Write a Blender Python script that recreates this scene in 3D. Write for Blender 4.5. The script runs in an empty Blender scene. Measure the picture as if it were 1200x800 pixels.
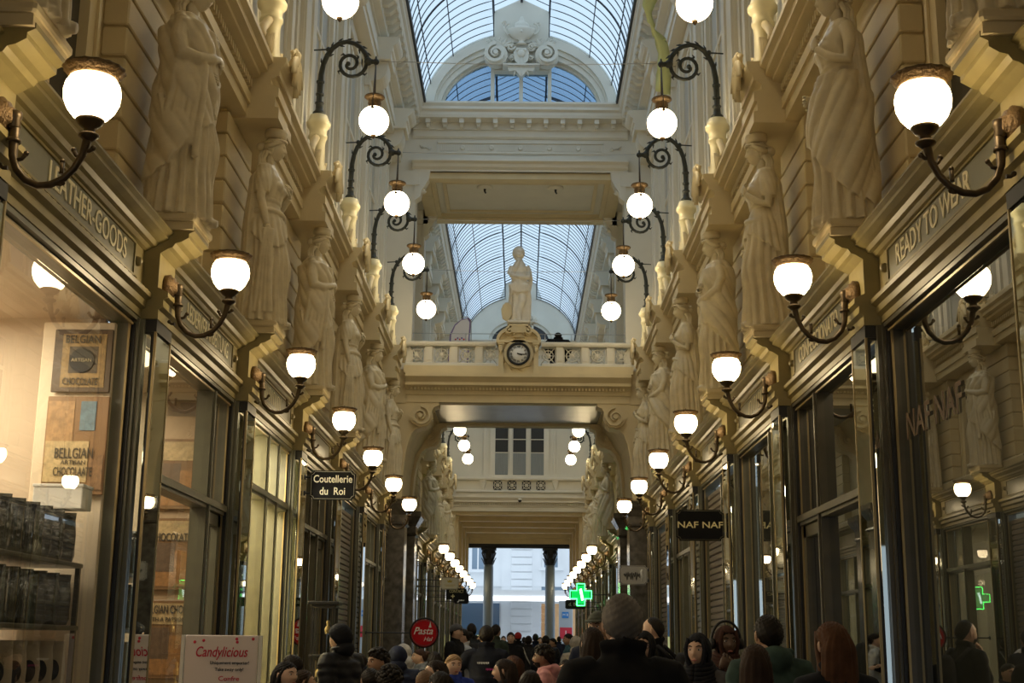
import bpy, bmesh, math, random
import numpy as np
from mathutils import Vector, Matrix
random.seed(7)
C = bpy.context.scene.collection
PI = math.pi
CX, CZ, FPX, TH, VPX = 0.085, 1.55, 1550.0, math.radians(13.0), 609.5

def at(px, py, d):
    """world point seen at pixel (px,py) of the 1200x800 frame at depth d along the lens axis"""
    xc = (px-VPX)/FPX*d; v = (400-py)/FPX*d
    return (CX+xc, d*math.cos(TH)-v*math.sin(TH), CZ+d*math.sin(TH)+v*math.cos(TH))

# ---------------------------------------------------------------- materials
def mat(name, col, rough=0.6, metal=0.0, noise=0.0, nscale=6.0, bump=0.0, bscale=40.0, emit=None, estr=0.0, col2=None, spec=0.5):
    m = bpy.data.materials.new(name); m.use_nodes = True
    nt = m.node_tree; b = nt.nodes['Principled BSDF']
    b.inputs['Base Color'].default_value = (*col, 1); b.inputs['Roughness'].default_value = rough
    b.inputs['Metallic'].default_value = metal
    b.inputs['Specular IOR Level'].default_value = spec
    if noise > 0 or col2:
        tc = nt.nodes.new('ShaderNodeTexCoord'); n = nt.nodes.new('ShaderNodeTexNoise')
        n.inputs['Scale'].default_value = nscale; n.inputs['Detail'].default_value = 5
        nt.links.new(tc.outputs['Object'], n.inputs['Vector'])
        r = nt.nodes.new('ShaderNodeValToRGB')
        c2 = col2 if col2 else tuple(c*(1-noise) for c in col)
        r.color_ramp.elements[0].position = 0.35; r.color_ramp.elements[1].position = 0.65
        r.color_ramp.elements[0].color = (*c2, 1); r.color_ramp.elements[1].color = (*col, 1)
        nt.links.new(n.outputs['Fac'], r.inputs['Fac']); nt.links.new(r.outputs['Color'], b.inputs['Base Color'])
    if bump > 0:
        tc = nt.nodes.new('ShaderNodeTexCoord'); n = nt.nodes.new('ShaderNodeTexNoise')
        n.inputs['Scale'].default_value = bscale; n.inputs['Detail'].default_value = 4
        nt.links.new(tc.outputs['Object'], n.inputs['Vector'])
        bp = nt.nodes.new('ShaderNodeBump'); bp.inputs['Strength'].default_value = bump; bp.inputs['Distance'].default_value = 0.02
        nt.links.new(n.outputs['Fac'], bp.inputs['Height']); nt.links.new(bp.outputs['Normal'], b.inputs['Normal'])
    if emit:
        b.inputs['Emission Color'].default_value = (*emit, 1); b.inputs['Emission Strength'].default_value = estr
    return m

def glassmat(name, tint, refl, rough=0.0, ior=1.6):
    m = bpy.data.materials.new(name); m.use_nodes = True
    nt = m.node_tree; nt.nodes.clear()
    o = nt.nodes.new('ShaderNodeOutputMaterial'); mix = nt.nodes.new('ShaderNodeMixShader')
    t = nt.nodes.new('ShaderNodeBsdfTransparent'); g = nt.nodes.new('ShaderNodeBsdfGlossy')
    f = nt.nodes.new('ShaderNodeLayerWeight'); f.inputs['Blend'].default_value = 0.5
    pw = nt.nodes.new('ShaderNodeMath'); pw.operation = 'POWER'; pw.inputs[1].default_value = 4.5
    mm = nt.nodes.new('ShaderNodeMath'); mm.operation = 'MULTIPLY_ADD'; mm.use_clamp = True
    mm.inputs[1].default_value = 1.0-refl; mm.inputs[2].default_value = refl
    t.inputs['Color'].default_value = (*tint, 1); g.inputs['Roughness'].default_value = rough
    g.inputs['Color'].default_value = (0.95, 0.95, 0.95, 1)
    nt.links.new(f.outputs['Facing'], pw.inputs[0]); nt.links.new(pw.outputs[0], mm.inputs[0]); nt.links.new(mm.outputs[0], mix.inputs[0])
    nt.links.new(t.outputs[0], mix.inputs[1]); nt.links.new(g.outputs[0], mix.inputs[2])
    nt.links.new(mix.outputs[0], o.inputs['Surface'])
    return m

M = {}
M['stone'] = mat('cream_stone', (0.70, 0.585, 0.355), 0.55, noise=0.10, nscale=2.5, bump=0.08, bscale=60)
M['stone_hi'] = mat('pale_plaster', (0.735, 0.70, 0.60), 0.6, noise=0.06, nscale=2.0)
M['statue'] = mat('statue_stone', (0.78, 0.68, 0.47), 0.36, noise=0.14, nscale=9.0, bump=0.15, bscale=30)
M['marble'] = mat('carved_marble', (0.78, 0.72, 0.60), 0.45, noise=0.10, nscale=8.0)
M['olive'] = mat('olive_gold_paint', (0.29, 0.235, 0.095), 0.42, noise=0.22, nscale=5.0, spec=0.6)
M['olive_dk'] = mat('brown_bronze_paint', (0.085, 0.074, 0.046), 0.32, noise=0.2, nscale=6.0)
M['panel'] = mat('olive_sign_panel', (0.165, 0.155, 0.09), 0.35, noise=0.1, nscale=7.0)
M['gilt'] = mat('gilt_letters', (0.90, 0.82, 0.58), 0.45)
M['frame'] = mat('shopfront_frame', (0.135, 0.130, 0.085), 0.33, noise=0.15, nscale=7.0, spec=0.6)
M['frame_lt'] = mat('brass_frame', (0.34, 0.26, 0.12), 0.3, 0.35)
M['groove'] = mat('dark_groove', (0.012, 0.011, 0.010), 0.4)
M['bronze'] = mat('dark_bronze', (0.085, 0.058, 0.030), 0.38, 0.55, noise=0.3, nscale=20)
M['bronze_gr'] = mat('blackened_bronze', (0.055, 0.060, 0.052), 0.42, 0.4, noise=0.35, nscale=16)
M['crown'] = mat('old_brass', (0.17, 0.105, 0.045), 0.45, 0.5, noise=0.35, nscale=30, bump=0.5, bscale=70)
M['yellow'] = mat('yellow_lit_pedestal', (0.80, 0.72, 0.46), 0.4)  # yellow lamplight on the pedestals put into the base colour
M['mirror'] = mat('pier_mirror', (0.62, 0.66, 0.62), 0.02, 1.0)
M['iron'] = mat('dark_iron', (0.03, 0.035, 0.045), 0.45, 0.3)
M['wire'] = mat('thin_steel_wire', (0.5, 0.5, 0.5), 0.4, 0.6)
M['black'] = mat('matt_black', (0.010, 0.010, 0.012), 0.5)
M['white'] = mat('white_paint', (0.80, 0.80, 0.78), 0.5)
M['floor'] = mat('polished_floor', (0.33, 0.30, 0.26), 0.25, noise=0.3, nscale=1.2)
M['shutter'] = mat('grey_brown_shutter', (0.25, 0.215, 0.18), 0.45, 0.2)
M['dkwin'] = mat('dark_window', (0.045, 0.045, 0.045), 0.12)
M['greywin'] = mat('grey_blind', (0.44, 0.43, 0.38), 0.5)
M['glow_low'] = mat('lamp_glass', (0.9, 0.85, 0.75), 0.3, emit=(1.0, 0.77, 0.44), estr=17)
M['glow_high'] = mat('globe_glass', (0.9, 0.87, 0.8), 0.3, emit=(1.0, 0.82, 0.52), estr=13)
M['glass'] = glassmat('shop_glass', (0.90, 0.93, 0.90), 0.10)
M['glass_r'] = glassmat('shop_glass_deep', (0.80, 0.86, 0.80), 0.38)
M['winglass'] = glassmat('window_glass', (0.5, 0.6, 0.7), 0.02)
def vaultglass():
    m = bpy.data.materials.new('vault_glass'); m.use_nodes = True
    nt = m.node_tree; nt.nodes.clear()
    o = nt.nodes.new('ShaderNodeOutputMaterial'); mix = nt.nodes.new('ShaderNodeMixShader'); mix.inputs[0].default_value = 0.25
    t = nt.nodes.new('ShaderNodeBsdfTransparent'); t.inputs['Color'].default_value = (0.74, 0.83, 0.88, 1)
    g = nt.nodes.new('ShaderNodeBsdfTranslucent'); g.inputs['Color'].default_value = (0.75, 0.82, 0.88, 1)
    nt.links.new(t.outputs[0], mix.inputs[1]); nt.links.new(g.outputs[0], mix.inputs[2]); nt.links.new(mix.outputs[0], o.inputs['Surface'])
    return m
M['vault'] = vaultglass()

# ---------------------------------------------------------------- mesh builder
class MB:
    def __init__(s): s.v = []; s.f = []; s.m = []; s.sm = []; s.cur = 0; s.smooth = False
    def add(s, vs, fs, smooth=None):
        n = len(s.v); s.v += [tuple(p) for p in vs]
        for f in fs: s.f.append([n+i for i in f]); s.m.append(s.cur); s.sm.append(s.smooth if smooth is None else smooth)
        return s
    def box(s, x0, x1, y0, y1, z0, z1):
        if x0 > x1: x0, x1 = x1, x0
        if y0 > y1: y0, y1 = y1, y0
        if z0 > z1: z0, z1 = z1, z0
        v = [(x, y, z) for x in (x0, x1) for y in (y0, y1) for z in (z0, z1)]
        return s.add(v, [(0,1,3,2),(4,6,7,5),(0,4,5,1),(2,3,7,6),(0,2,6,4),(1,5,7,3)], False)
    def bbox(s, x0, x1, y0, y1, z0, z1, b=0.01):
        """box with bevelled vertical and horizontal edges (chamfer b)"""
        if x0 > x1: x0, x1 = x1, x0
        if y0 > y1: y0, y1 = y1, y0
        if z0 > z1: z0, z1 = z1, z0
        def ring(z, i):
            return [(x0+b+i, y0+i, z), (x1-b-i, y0+i, z), (x1-i, y0+b+i, z), (x1-i, y1-b-i, z), (x1-b-i, y1-i, z), (x0+b+i, y1-i, z), (x0+i, y1-b-i, z), (x0+i, y0+b+i, z)]
        return s.loft([ring(z0, b*0.6), ring(z0+b, 0), ring(z1-b, 0), ring(z1, b*0.6)], smooth=False)
    def loft(s, rings, caps=True, closed=True, smooth=True):
        n = len(rings[0]); vs = [p for r in rings for p in r]; fs = []
        for i in range(len(rings)-1):
            for j in range(n if closed else n-1):
                a, b = i*n+j, i*n+(j+1) % n
                fs.append((a, b, b+n, a+n))
        s.add(vs, fs, smooth)
        if caps and closed:
            k = len(s.v)-len(vs)
            s.f.append([k+i for i in range(n)][::-1]); s.m.append(s.cur); s.sm.append(False)
            s.f.append([k+(len(rings)-1)*n+i for i in range(n)]); s.m.append(s.cur); s.sm.append(False)
        return s
    def lathe(s, prof, c=(0, 0, 0), n=20, rot=None, smooth=True, sx=1, sy=1, wav=None):
        rings = []
        for r, z in prof:
            ring = []
            for i in range(n):
                a = 2*PI*i/n
                rr = r*(1+(wav(a, z) if wav else 0))
                p = Vector((rr*math.cos(a)*sx, rr*math.sin(a)*sy, z))
                if rot is not None: p = rot @ p
                ring.append((p.x+c[0], p.y+c[1], p.z+c[2]))
            rings.append(ring)
        return s.loft(rings, smooth=smooth)
    def sphere(s, c, r, n=16, m=10, sc=(1, 1, 1), rot=None):
        prof = [(r*math.sin(PI*max(0.02, min(0.98, i/m))), -r*math.cos(PI*i/m)) for i in range(m+1)]
        rings = []
        for pr, z in prof:
            ring = []
            for i in range(n):
                a = 2*PI*i/n
                p = Vector((pr*math.cos(a)*sc[0], pr*math.sin(a)*sc[1], z*sc[2]))
                if rot is not None: p = rot @ p
                ring.append((p.x+c[0], p.y+c[1], p.z+c[2]))
            rings.append(ring)
        return s.loft(rings)
    def tube(s, pts, r, n=8, sm=True, flat=None):
        """pts: path, r: radius or list"""
        P = [Vector(p) for p in pts]; k = len(P)
        R = r if isinstance(r, (list, tuple)) else [r]*k
        rings = []; up = None
        for i in range(k):
            d = (P[min(i+1, k-1)]-P[max(i-1, 0)])
            if d.length < 1e-9: d = Vector((0, 0, 1))
            d.normalize()
            if up is None:
                up = Vector((0, 1, 0)) if abs(d.y) < 0.9 else Vector((1, 0, 0))
            u = (up-d*up.dot(d)).normalized(); w = d.cross(u); up = u
            fx = flat if flat else 1.0
            rings.append([tuple(P[i]+u*math.cos(2*PI*j/n)*R[i]*fx+w*math.sin(2*PI*j/n)*R[i]) for j in range(n)])
        return s.loft(rings, smooth=sm)
    def run(s, prof, y0, y1, sgn=1, smooth=False):
        """extrude an x,z outline along Y; x mirrored by sgn"""
        a = [(sgn*x, y0, z) for x, z in prof]; b = [(sgn*x, y1, z) for x, z in prof]
        return s.loft([a, b], smooth=smooth)
    def runx(s, prof, x0, x1, smooth=False):
        """extrude a y,z outline along X"""
        return s.loft([[(x0, y, z) for y, z in prof], [(x1, y, z) for y, z in prof]], smooth=smooth)
    def poly(s, pts2, depth0, depth1, plane='XZ'):
        """closed 2D outline extruded between two depths"""
        if plane == 'XZ': a = [(x, depth0, z) for x, z in pts2]; b = [(x, depth1, z) for x, z in pts2]
        elif plane == 'YZ': a = [(depth0, y, z) for y, z in pts2]; b = [(depth1, y, z) for y, z in pts2]
        else: a = [(x, y, depth0) for x, y in pts2]; b = [(x, y, depth1) for x, y in pts2]
        return s.loft([a, b], smooth=False)
    def band(s, inner, outer, d0, d1, plane='XZ'):
        """strip between two polylines of equal length, extruded between depths"""
        n = len(inner)
        def mp(p, d):
            return (p[0], d, p[1]) if plane == 'XZ' else ((d, p[0], p[1]) if plane == 'YZ' else (p[0], p[1], d))
        rings = [[mp(inner[i], d0), mp(outer[i], d0), mp(outer[i], d1), mp(inner[i], d1)] for i in range(n)]
        return s.loft(rings, smooth=False)
    def xf(s, mtx, start=0):
        for i in range(start, len(s.v)): s.v[i] = tuple(mtx @ Vector(s.v[i]))
        return s
    def mesh(s, name, mats):
        me = bpy.data.meshes.new(name); me.from_pydata(s.v, [], s.f)
        for m in (mats if isinstance(mats, (list, tuple)) else [mats]): me.materials.append(m)
        me.polygons.foreach_set('material_index', s.m); me.polygons.foreach_set('use_smooth', s.sm)
        me.update(); bm = bmesh.new(); bm.from_mesh(me); bmesh.ops.recalc_face_normals(bm, faces=bm.faces); bm.to_mesh(me); bm.free()
        return me
    def build(s, name, mats, parent=None, loc=None, rotz=0):
        o = bpy.data.objects.new(name, s.mesh(name, mats)); C.objects.link(o)
        if parent: o.parent = parent
        if loc is not None: o.location = loc
        if rotz: o.rotation_euler = (0, 0, rotz)
        return o

def tag(o, label=None, cat=None, group=None, kind=None):
    if label: o['label'] = label
    if cat: o['category'] = cat
    if group: o['group'] = group
    if kind: o['kind'] = kind
    return o
def empty(name, loc=(0, 0, 0), rotz=0, label=None, cat=None, group=None, kind=None):
    o = bpy.data.objects.new(name, None); C.objects.link(o); o.location = loc; o.rotation_euler = (0, 0, rotz); o.empty_display_size = 0.1
    return tag(o, label, cat, group, kind)
def kids(o): return [c for c in C.objects if c.parent == o]
def dup(o, loc=None, rotz=None, parent=None, label=None, cache={}):
    c = o.copy(); C.objects.link(c)
    if parent is not None: c.parent = parent
    if loc is not None: c.location = loc
    if rotz is not None: c.rotation_euler = (0, 0, rotz)
    if label: c['label'] = label
    for ch in o.children: dup(ch, parent=c)
    return c
def struct(name, mb, m, parent=None):
    o = mb.build(name, m, parent)
    if parent is None: o['kind'] = 'structure'
    return o
def sidename(s): return 'left' if s < 0 else 'right'
ORD = ['zeroth', 'first', 'second', 'third', 'fourth', 'fifth', 'sixth', 'seventh', 'eighth', 'ninth', 'tenth', 'eleventh', 'twelfth', 'thirteenth', 'fourteenth', 'fifteenth', 'sixteenth']

FONT_CACHE = {}
def text_mesh(txt, size, depth=0.004, bold=0.0, shear=0.0, space=1.0, width=None):
    """text turned into mesh, centred, lying in XZ facing -Y"""
    cu = bpy.data.curves.new('lettering', 'FONT'); cu.body = txt; cu.size = size; cu.extrude = depth; cu.offset = bold*size
    cu.shear = shear; cu.space_character = space; cu.align_x = 'CENTER'; cu.align_y = 'CENTER'; cu.resolution_u = 3
    ob = bpy.data.objects.new('lettering', cu); C.objects.link(ob)
    dg = bpy.context.evaluated_depsgraph_get(); me = bpy.data.meshes.new_from_object(ob.evaluated_get(dg))
    bpy.data.objects.remove(ob); bpy.data.curves.remove(cu)
    sx = 1.0
    if width and len(me.vertices):
        xs = [v.co.x for v in me.vertices]; sx = width/max(1e-6, max(xs)-min(xs))
    me.transform(Matrix.Scale(sx, 4, (1, 0, 0)))
    me.transform(Matrix.Rotation(PI/2, 4, 'X'))
    return me
def text(txt, size, m, parent=None, loc=(0, 0, 0), rotz=0, name='lettering', **k):
    me = text_mesh(txt, size, **k); me.materials.clear(); me.materials.append(m)
    o = bpy.data.objects.new(name, me); C.objects.link(o); o.location = loc; o.rotation_euler = (0, 0, rotz)
    if parent: o.parent = parent
    return o
# ---------------------------------------------------------------- layout
PY = [6.1+3.2*(k-1) for k in range(-1, 8)]      # piers -0.3 .. 25.3
RY = [33.8, 37.0, 40.2, 43.4, 46.6]             # piers behind the clock bridge
EY = [49.8, 53.0, 56.2, 59.4]                   # piers of the low passage to the street
T0, T1, FY, END = 26.7, 29.9, 49.0, 60.3
HW = 0.21                                        # half width of a shop pier
ENT = [(2.85,3.80),(2.62,3.80),(2.62,3.85),(2.59,3.87),(2.59,3.92),(2.555,3.94),(2.555,3.975),(2.60,4.00),(2.625,4.01),(2.625,4.285),
       (2.60,4.295),(2.58,4.315),(2.55,4.32),(2.53,4.345),(2.50,4.355),(2.46,4.375),(2.46,4.40),(2.43,4.415),(2.43,4.43),(2.85,4.445)]
def shift(prof, dx, back): return [(x-dx if x < back-1e-6 else x, z) for x, z in prof]
PENT = [(2.85,3.79),(2.500,3.79),(2.500,3.86),(2.470,3.88),(2.470,3.93),(2.440,3.95),(2.440,3.985),(2.490,4.01),(2.515,4.02),(2.515,4.275),
        (2.500,4.285),(2.460,4.31),(2.430,4.32),(2.410,4.35),(2.370,4.36),(2.320,4.39),(2.320,4.42),(2.280,4.44),(2.280,4.47),(2.85,4.49)]
UENT = [(3.0,6.60),(2.64,6.60),(2.64,6.72),(2.61,6.72),(2.61,6.83),(2.67,6.85),(2.67,6.97),(2.60,6.99),(2.53,7.01),(2.53,7.05),(2.46,7.07),(2.46,7.13),(2.41,7.16),(2.41,7.21),(3.0,7.23)]
PUENT = [(3.0,6.575),(2.33,6.575),(2.33,6.69),(2.37,6.70),(2.37,6.80),(2.34,6.80),(2.34,6.90),(2.42,6.93),(2.42,6.98),(2.37,7.02),(2.34,7.02),(2.34,7.08),(2.30,7.13),(2.28,7.17),(2.28,7.22),(3.0,7.25)]
COR = [(3.0,12.18),(2.52,12.18),(2.52,12.22),(2.40,12.25),(2.40,12.50),(2.17,12.52),(2.15,12.56),(2.15,12.62),(2.10,12.66),(2.10,12.74),(2.07,12.78),(2.055,12.83),(3.0,12.85)]
SEGS = [(-6.0, T0), (T1, FY)]

for s in (-1, 1):
    sd = sidename(s)
    # shop entablature with its breaks over the piers
    e = MB()
    allp = PY+[28.3]+RY+EY
    yb = [-6.0]
    for y in allp: yb += [y-HW, y+HW]
    yb.append(END)
    for i in range(0, len(yb), 2): e.run(ENT, yb[i], yb[i+1], s)
    for y in allp: e.run(PENT, y-HW, y+HW, s)
    struct('trim_'+('1' if s < 0 else '2'), e, M['olive'])
    # course above it, rusticated wall with statue piers
    w_ = MB()
    w_.run([(3.2,4.40),(2.70,4.40),(2.70,4.62),(2.74,4.66),(2.95,4.66),(2.95,6.62),(3.2,6.62)], -6.0, END, s)
    for y in PY+RY:
        if y == 33.8: pass
        w_.box(s*2.80, s*2.95, y-0.53, y+0.53, 4.66, 6.6)
        nz = 8; h = (6.58-4.68)/nz
        for j in range(nz):
            w_.bbox(s*2.765, s*2.95, y-0.56, y+0.56, 4.68+j*h+0.012, 4.68+(j+1)*h-0.012, 0.012)
    struct('wall_'+sd, w_, M['stone'])
    # entablature above the statues
    u = MB()
    for (a, b), ps in zip(SEGS, (PY, RY)):
        ys = [a]
        for y in ps: ys += [y-0.36, y+0.36]
        ys.append(b)
        for i in range(0, len(ys), 2): u.run(UENT, ys[i], ys[i+1], s)
        for y in ps:
            u.run(PUENT, y-0.36, y+0.36, s)
        y = a+0.05
        while y < b-0.05:
            if all(abs(y-p) > 0.4 for p in ps): u.box(s*2.60, s*2.68, y, y+0.045, 6.885, 6.965)
            y += 0.085
        # parapet behind the cornice
        u.box(s*2.55, s*2.62, a, b, 7.2, 7.30)
        u.box(s*2.53, s*2.64, a, b, 7.30, 7.33)
    struct('trim_'+('3' if s < 0 else '4'), u, M['stone'])
    # upper wall with pilasters
    v_ = MB()
    for (a, b), ps in zip(SEGS, (PY, RY)):
        v_.box(s*2.85, s*3.2, a, b, 7.2, 12.9)
        for y in ps:
            v_.box(s*2.76, s*2.86, y-0.50, y+0.50, 7.2, 12.2)
            v_.box(s*2.71, s*2.77, y-0.34, y+0.34, 7.2, 11.6)
            for dy in (-0.27, 0.27): v_.box(s*2.68, s*2.72, y+dy-0.05, y+dy+0.05, 7.5, 11.2)
            v_.box(s*2.675, s*2.75, y-0.37, y+0.37, 7.2, 7.45)
            v_.box(s*2.65, s*2.75, y-0.37, y+0.37, 11.2, 11.32)
            # console block under the cornice
            pr = [(2.8,11.30),(2.56,11.34)]+[(2.56-0.20*math.sin(t*PI/2/6), 11.62-0.28*math.cos(t*PI/2/6)+0.0) for t in range(1, 7)]+[(2.36,11.70),(2.8,11.70)]
            v_.run(pr, y-0.24, y+0.24, s)
            v_.run([(2.8,11.70),(2.30,11.70),(2.30,11.84),(2.27,11.86),(2.27,11.95),(2.22,11.98),(2.18,12.03),(2.16,12.07),(2.16,12.12),(2.8,12.14)], y-0.34, y+0.34, s)
        v_.run([(2.82,11.62),(2.55,11.62),(2.55,11.75),(2.52,11.75),(2.52,11.92),(2.56,11.95),(2.56,12.18),(2.82,12.2)], a, b, s)
        # tall moulded panels between the pilasters
        for y in [p+1.6 for p in ps[:-1]]:
            for d in (-1, 1):
                v_.box(s*2.79, s*2.86, y+d*1.02-0.03, y+d*1.02+0.03, 7.4, 11.4)
                v_.box(s*2.75, s*2.86, y+d*0.80-0.09, y+d*0.80+0.09, 7.4, 11.5)
            v_.box(s*2.75, s*2.86, y-0.89, y+0.89, 11.35, 11.55)
    struct('wall_'+sd+'_upper', v_, M['stone_hi'])
    # modillion cornice under the vault
    c_ = MB()
    for a, b in SEGS:
        c_.run(COR, a, b, s)
        y = a+0.12
        while y < b-0.1:
            c_.run([(2.42,12.36),(2.30,12.36),(2.20,12.44),(2.17,12.44),(2.17,12.52),(2.42,12.52)], y, y+0.13, s)
            y += 0.32
    struct('trim_'+('5' if s < 0 else '6'), c_, M['stone_hi'])
    # tall windows of the upper storey
    for (a, b), ps in zip(SEGS, (PY, RY)):
        for y in [p+1.6 for p in ps[:-1]]:
            if y < 6: continue
            wf = MB(); 
            wf.box(s*2.83, s*2.86, y-0.70, y+0.70, 7.3, 11.3)
            o = struct('window_%d' % (1+len([q for q in C.objects if q.name.startswith('window_') and q.parent is None])), wf, M['greywin'])
            fr = MB()
            for d in (-0.68, 0, 0.68): fr.box(s*2.80, s*2.86, y+d-0.035, y+d+0.035, 7.3, 11.3)
            for z in (8.3, 9.9, 11.27): fr.box(s*2.805, s*2.86, y-0.7, y+0.7, z-0.03, z+0.03)
            fr.build('window_frame', M['stone_hi'], o)
    # windows between the statues
    for ps in (PY, RY):
        for y in [p+1.6 for p in ps[:-1]]:
            if y < 2: continue
            wf = MB(); wf.box(s*2.93, s*2.955, y-0.52, y+0.52, 4.75, 6.35)
            o = struct('window_%d' % (1+len([q for q in C.objects if q.name.startswith('window_') and q.parent is None])), wf, M['dkwin'])
            fr = MB()
            for d in (-1, 1):
                fr.box(s*2.86, s*2.96, y+d*0.60-0.09, y+d*0.60+0.09, 4.66, 6.45)
                fr.box(s*2.84, s*2.88, y+d*0.665-0.025, y+d*0.665+0.025, 4.66, 6.45)
            fr.box(s*2.86, s*2.96, y-0.69, y+0.69, 6.35, 6.5)
            fr.box(s*2.90, s*2.96, y-0.025, y+0.025, 4.72, 6.4)
            fr.box(s*2.90, s*2.96, y-0.55, y+0.55, 5.85, 5.90)
            fr.build('window_frame', M['stone'], o)

# floor, closing walls
struct('floor', MB().box(-6, 6, -8, 61.0, -0.1, 0), M['floor'])

# ---------------------------------------------------------------- glass vaults
def vault(name, a, b):
    n = 18; zc = 12.83; A, B = 2.09, 1.80; xs = 0.60
    t0 = math.acos(xs/A)
    arc = [(A*math.cos(t0*i/n), zc+B*math.sin(t0*i/n)) for i in range(n+1)]
    zt = arc[-1][1]
    half = arc+[(xs, zt+0.58)]+[(0.0, zt+0.88)]
    full = half+[(-x, z) for x, z in half[:-1]][::-1]
    g = MB()
    L = [[(x, a, z) for x, z in full], [(x, b, z) for x, z in full]]
    g.loft(L, caps=False, closed=False, smooth=False)
    root = struct(name, g, M['vault'])
    r = MB(); step = 0.33; k = int((b-a)/step)
    for i in range(k+1):
        y = a+0.02+i*(b-a-0.04)/k
        w2 = 0.011 if i % 8 else 0.022
        pts = [(x, y, z-0.02) for x, z in full]
        r.tube(pts, w2, n=4, sm=False)
    for (x, z) in [arc[5], arc[11], arc[-1], (xs, zt+0.58)]:
        for q in (-1, 1): r.box(q*x-0.009, q*x+0.009, a, b, z-0.045, z-0.01)
    r.box(-0.025, 0.025, a, b, zt+0.79, zt+0.87)
    r.build('glazing_bars', M['iron'], root)
    gu = MB()
    for q in (-1, 1): gu.box(q*2.02, q*2.18, a, b, 12.80, 12.90)
    gu.build('gutter', M['iron'], root)
    return arc, zt
arc_, ztop = vault('ceiling', 13.4, T0)
vault('ceiling_middle', T0+0.3, T1-0.05)
struct('ceiling_sky_blocker', MB().box(-3.1, 3.1, -6.0, 13.4, 12.84, 13.1).box(-3.1, 3.1, 13.1, 13.4, 12.84, 15.8), M['stone'])  # unseen solid cover added to keep skylight off the near walls
vault('ceiling_rear', T1, FY)

def ell(A, B, n, t0=0, t1=PI): return [(A*math.cos(t0+(t1-t0)*i/n), B*math.sin(t0+(t1-t0)*i/n)) for i in range(n+1)]
def volute(mb, cx, cz, r, y0, y1, turns=2.0, sgn=1, start=0.0, plane='XZ', th=0.22):
    """scroll: spiral band + centre eye, on a disc"""
    n = int(20*turns); inner, outer = [], []
    for i in range(n+1):
        t = i/n; a = start+sgn*2*PI*turns*t; ro = r*(1-0.82*t); ri = ro-r*th*(1-0.6*t)
        outer.append((cx+ro*math.cos(a), cz+ro*math.sin(a))); inner.append((cx+max(ri, 0.01)*math.cos(a), cz+max(ri, 0.01)*math.sin(a)))
    mb.band(inner, outer, y0, y1, plane)
    disc = [(cx+r*0.93*math.cos(2*PI*i/24), cz+r*0.93*math.sin(2*PI*i/24)) for i in range(24)]
    mb.poly(disc, y0+(y1-y0)*0.35, y1, plane)
    eye = [(cx+r*0.2*math.cos(2*PI*i/12), cz+r*0.2*math.sin(2*PI*i/12)) for i in range(12)]
    mb.poly(eye, y0-(y1-y0)*0.15, y1, plane)
def leaf(mb, base, tip, w, th=0.03, side=(1, 0, 0), n=6, curl=0.0, nrm=(0, -1, 0)):
    """a pointed acanthus-like leaf with a raised rib"""
    b, t = Vector(base), Vector(tip); d = t-b; sd = Vector(side).normalized(); nr = Vector(nrm).normalized()
    rings = []
    for i in range(n+1):
        u = i/n; p = b+d*u+nr*(curl*u*u*d.length); hw = w*0.5*math.sin(PI*min(0.97, 0.18+0.82*u))*(1+0.18*(i % 2))
        rings.append([tuple(p-sd*hw), tuple(p+nr*th*0.6-sd*hw*0.45), tuple(p+nr*th*1.2), tuple(p+nr*th*0.6+sd*hw*0.45), tuple(p+sd*hw), tuple(p-nr*th*0.3)])
    mb.loft(rings)

# ---------------------------------------------------------------- gable walls with arched window
def lunette(y, front, name, A=2.12, B=1.82, ai=1.74, bi=1.28):
    """archivolt, keystone block, window; front = y of the face"""
    g = MB(); zc = 12.83
    n = 40
    for (ro, rb, ri, rbi, yy) in [(A, B, A-0.12, B-0.12, front-0.02), (A-0.10, B-0.10, A-0.24, B-0.30, front-0.12), (A-0.22, B-0.28, ai+0.10, bi+0.12, front-0.06), (ai+0.12, bi+0.14, ai, bi, front-0.02)]:
        o = [(x, zc+z) for x, z in ell(ro, rb, n)]; i_ = [(x, zc+z) for x, z in ell(ri, rbi, n)]
        g.band(i_, o, yy, y+0.3)
    return g, zc
# near gable over the clock bridge
g, zc = lunette(T0, T0-0.02, 'x')
gb = [(-0.60, zc+0.9), (0.60, zc+0.9), (0.60, zc+1.75+0.55), (0.0, zc+1.75+0.85), (-0.60, zc+1.75+0.55)]
g.poly(gb, T0-0.05, T0+0.25)
g.box(-2.3, 2.3, T0-0.06, T0+0.3, zc-0.04, zc+0.03)
GABLE = struct('wall_gable', g, M['stone_hi'])
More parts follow.
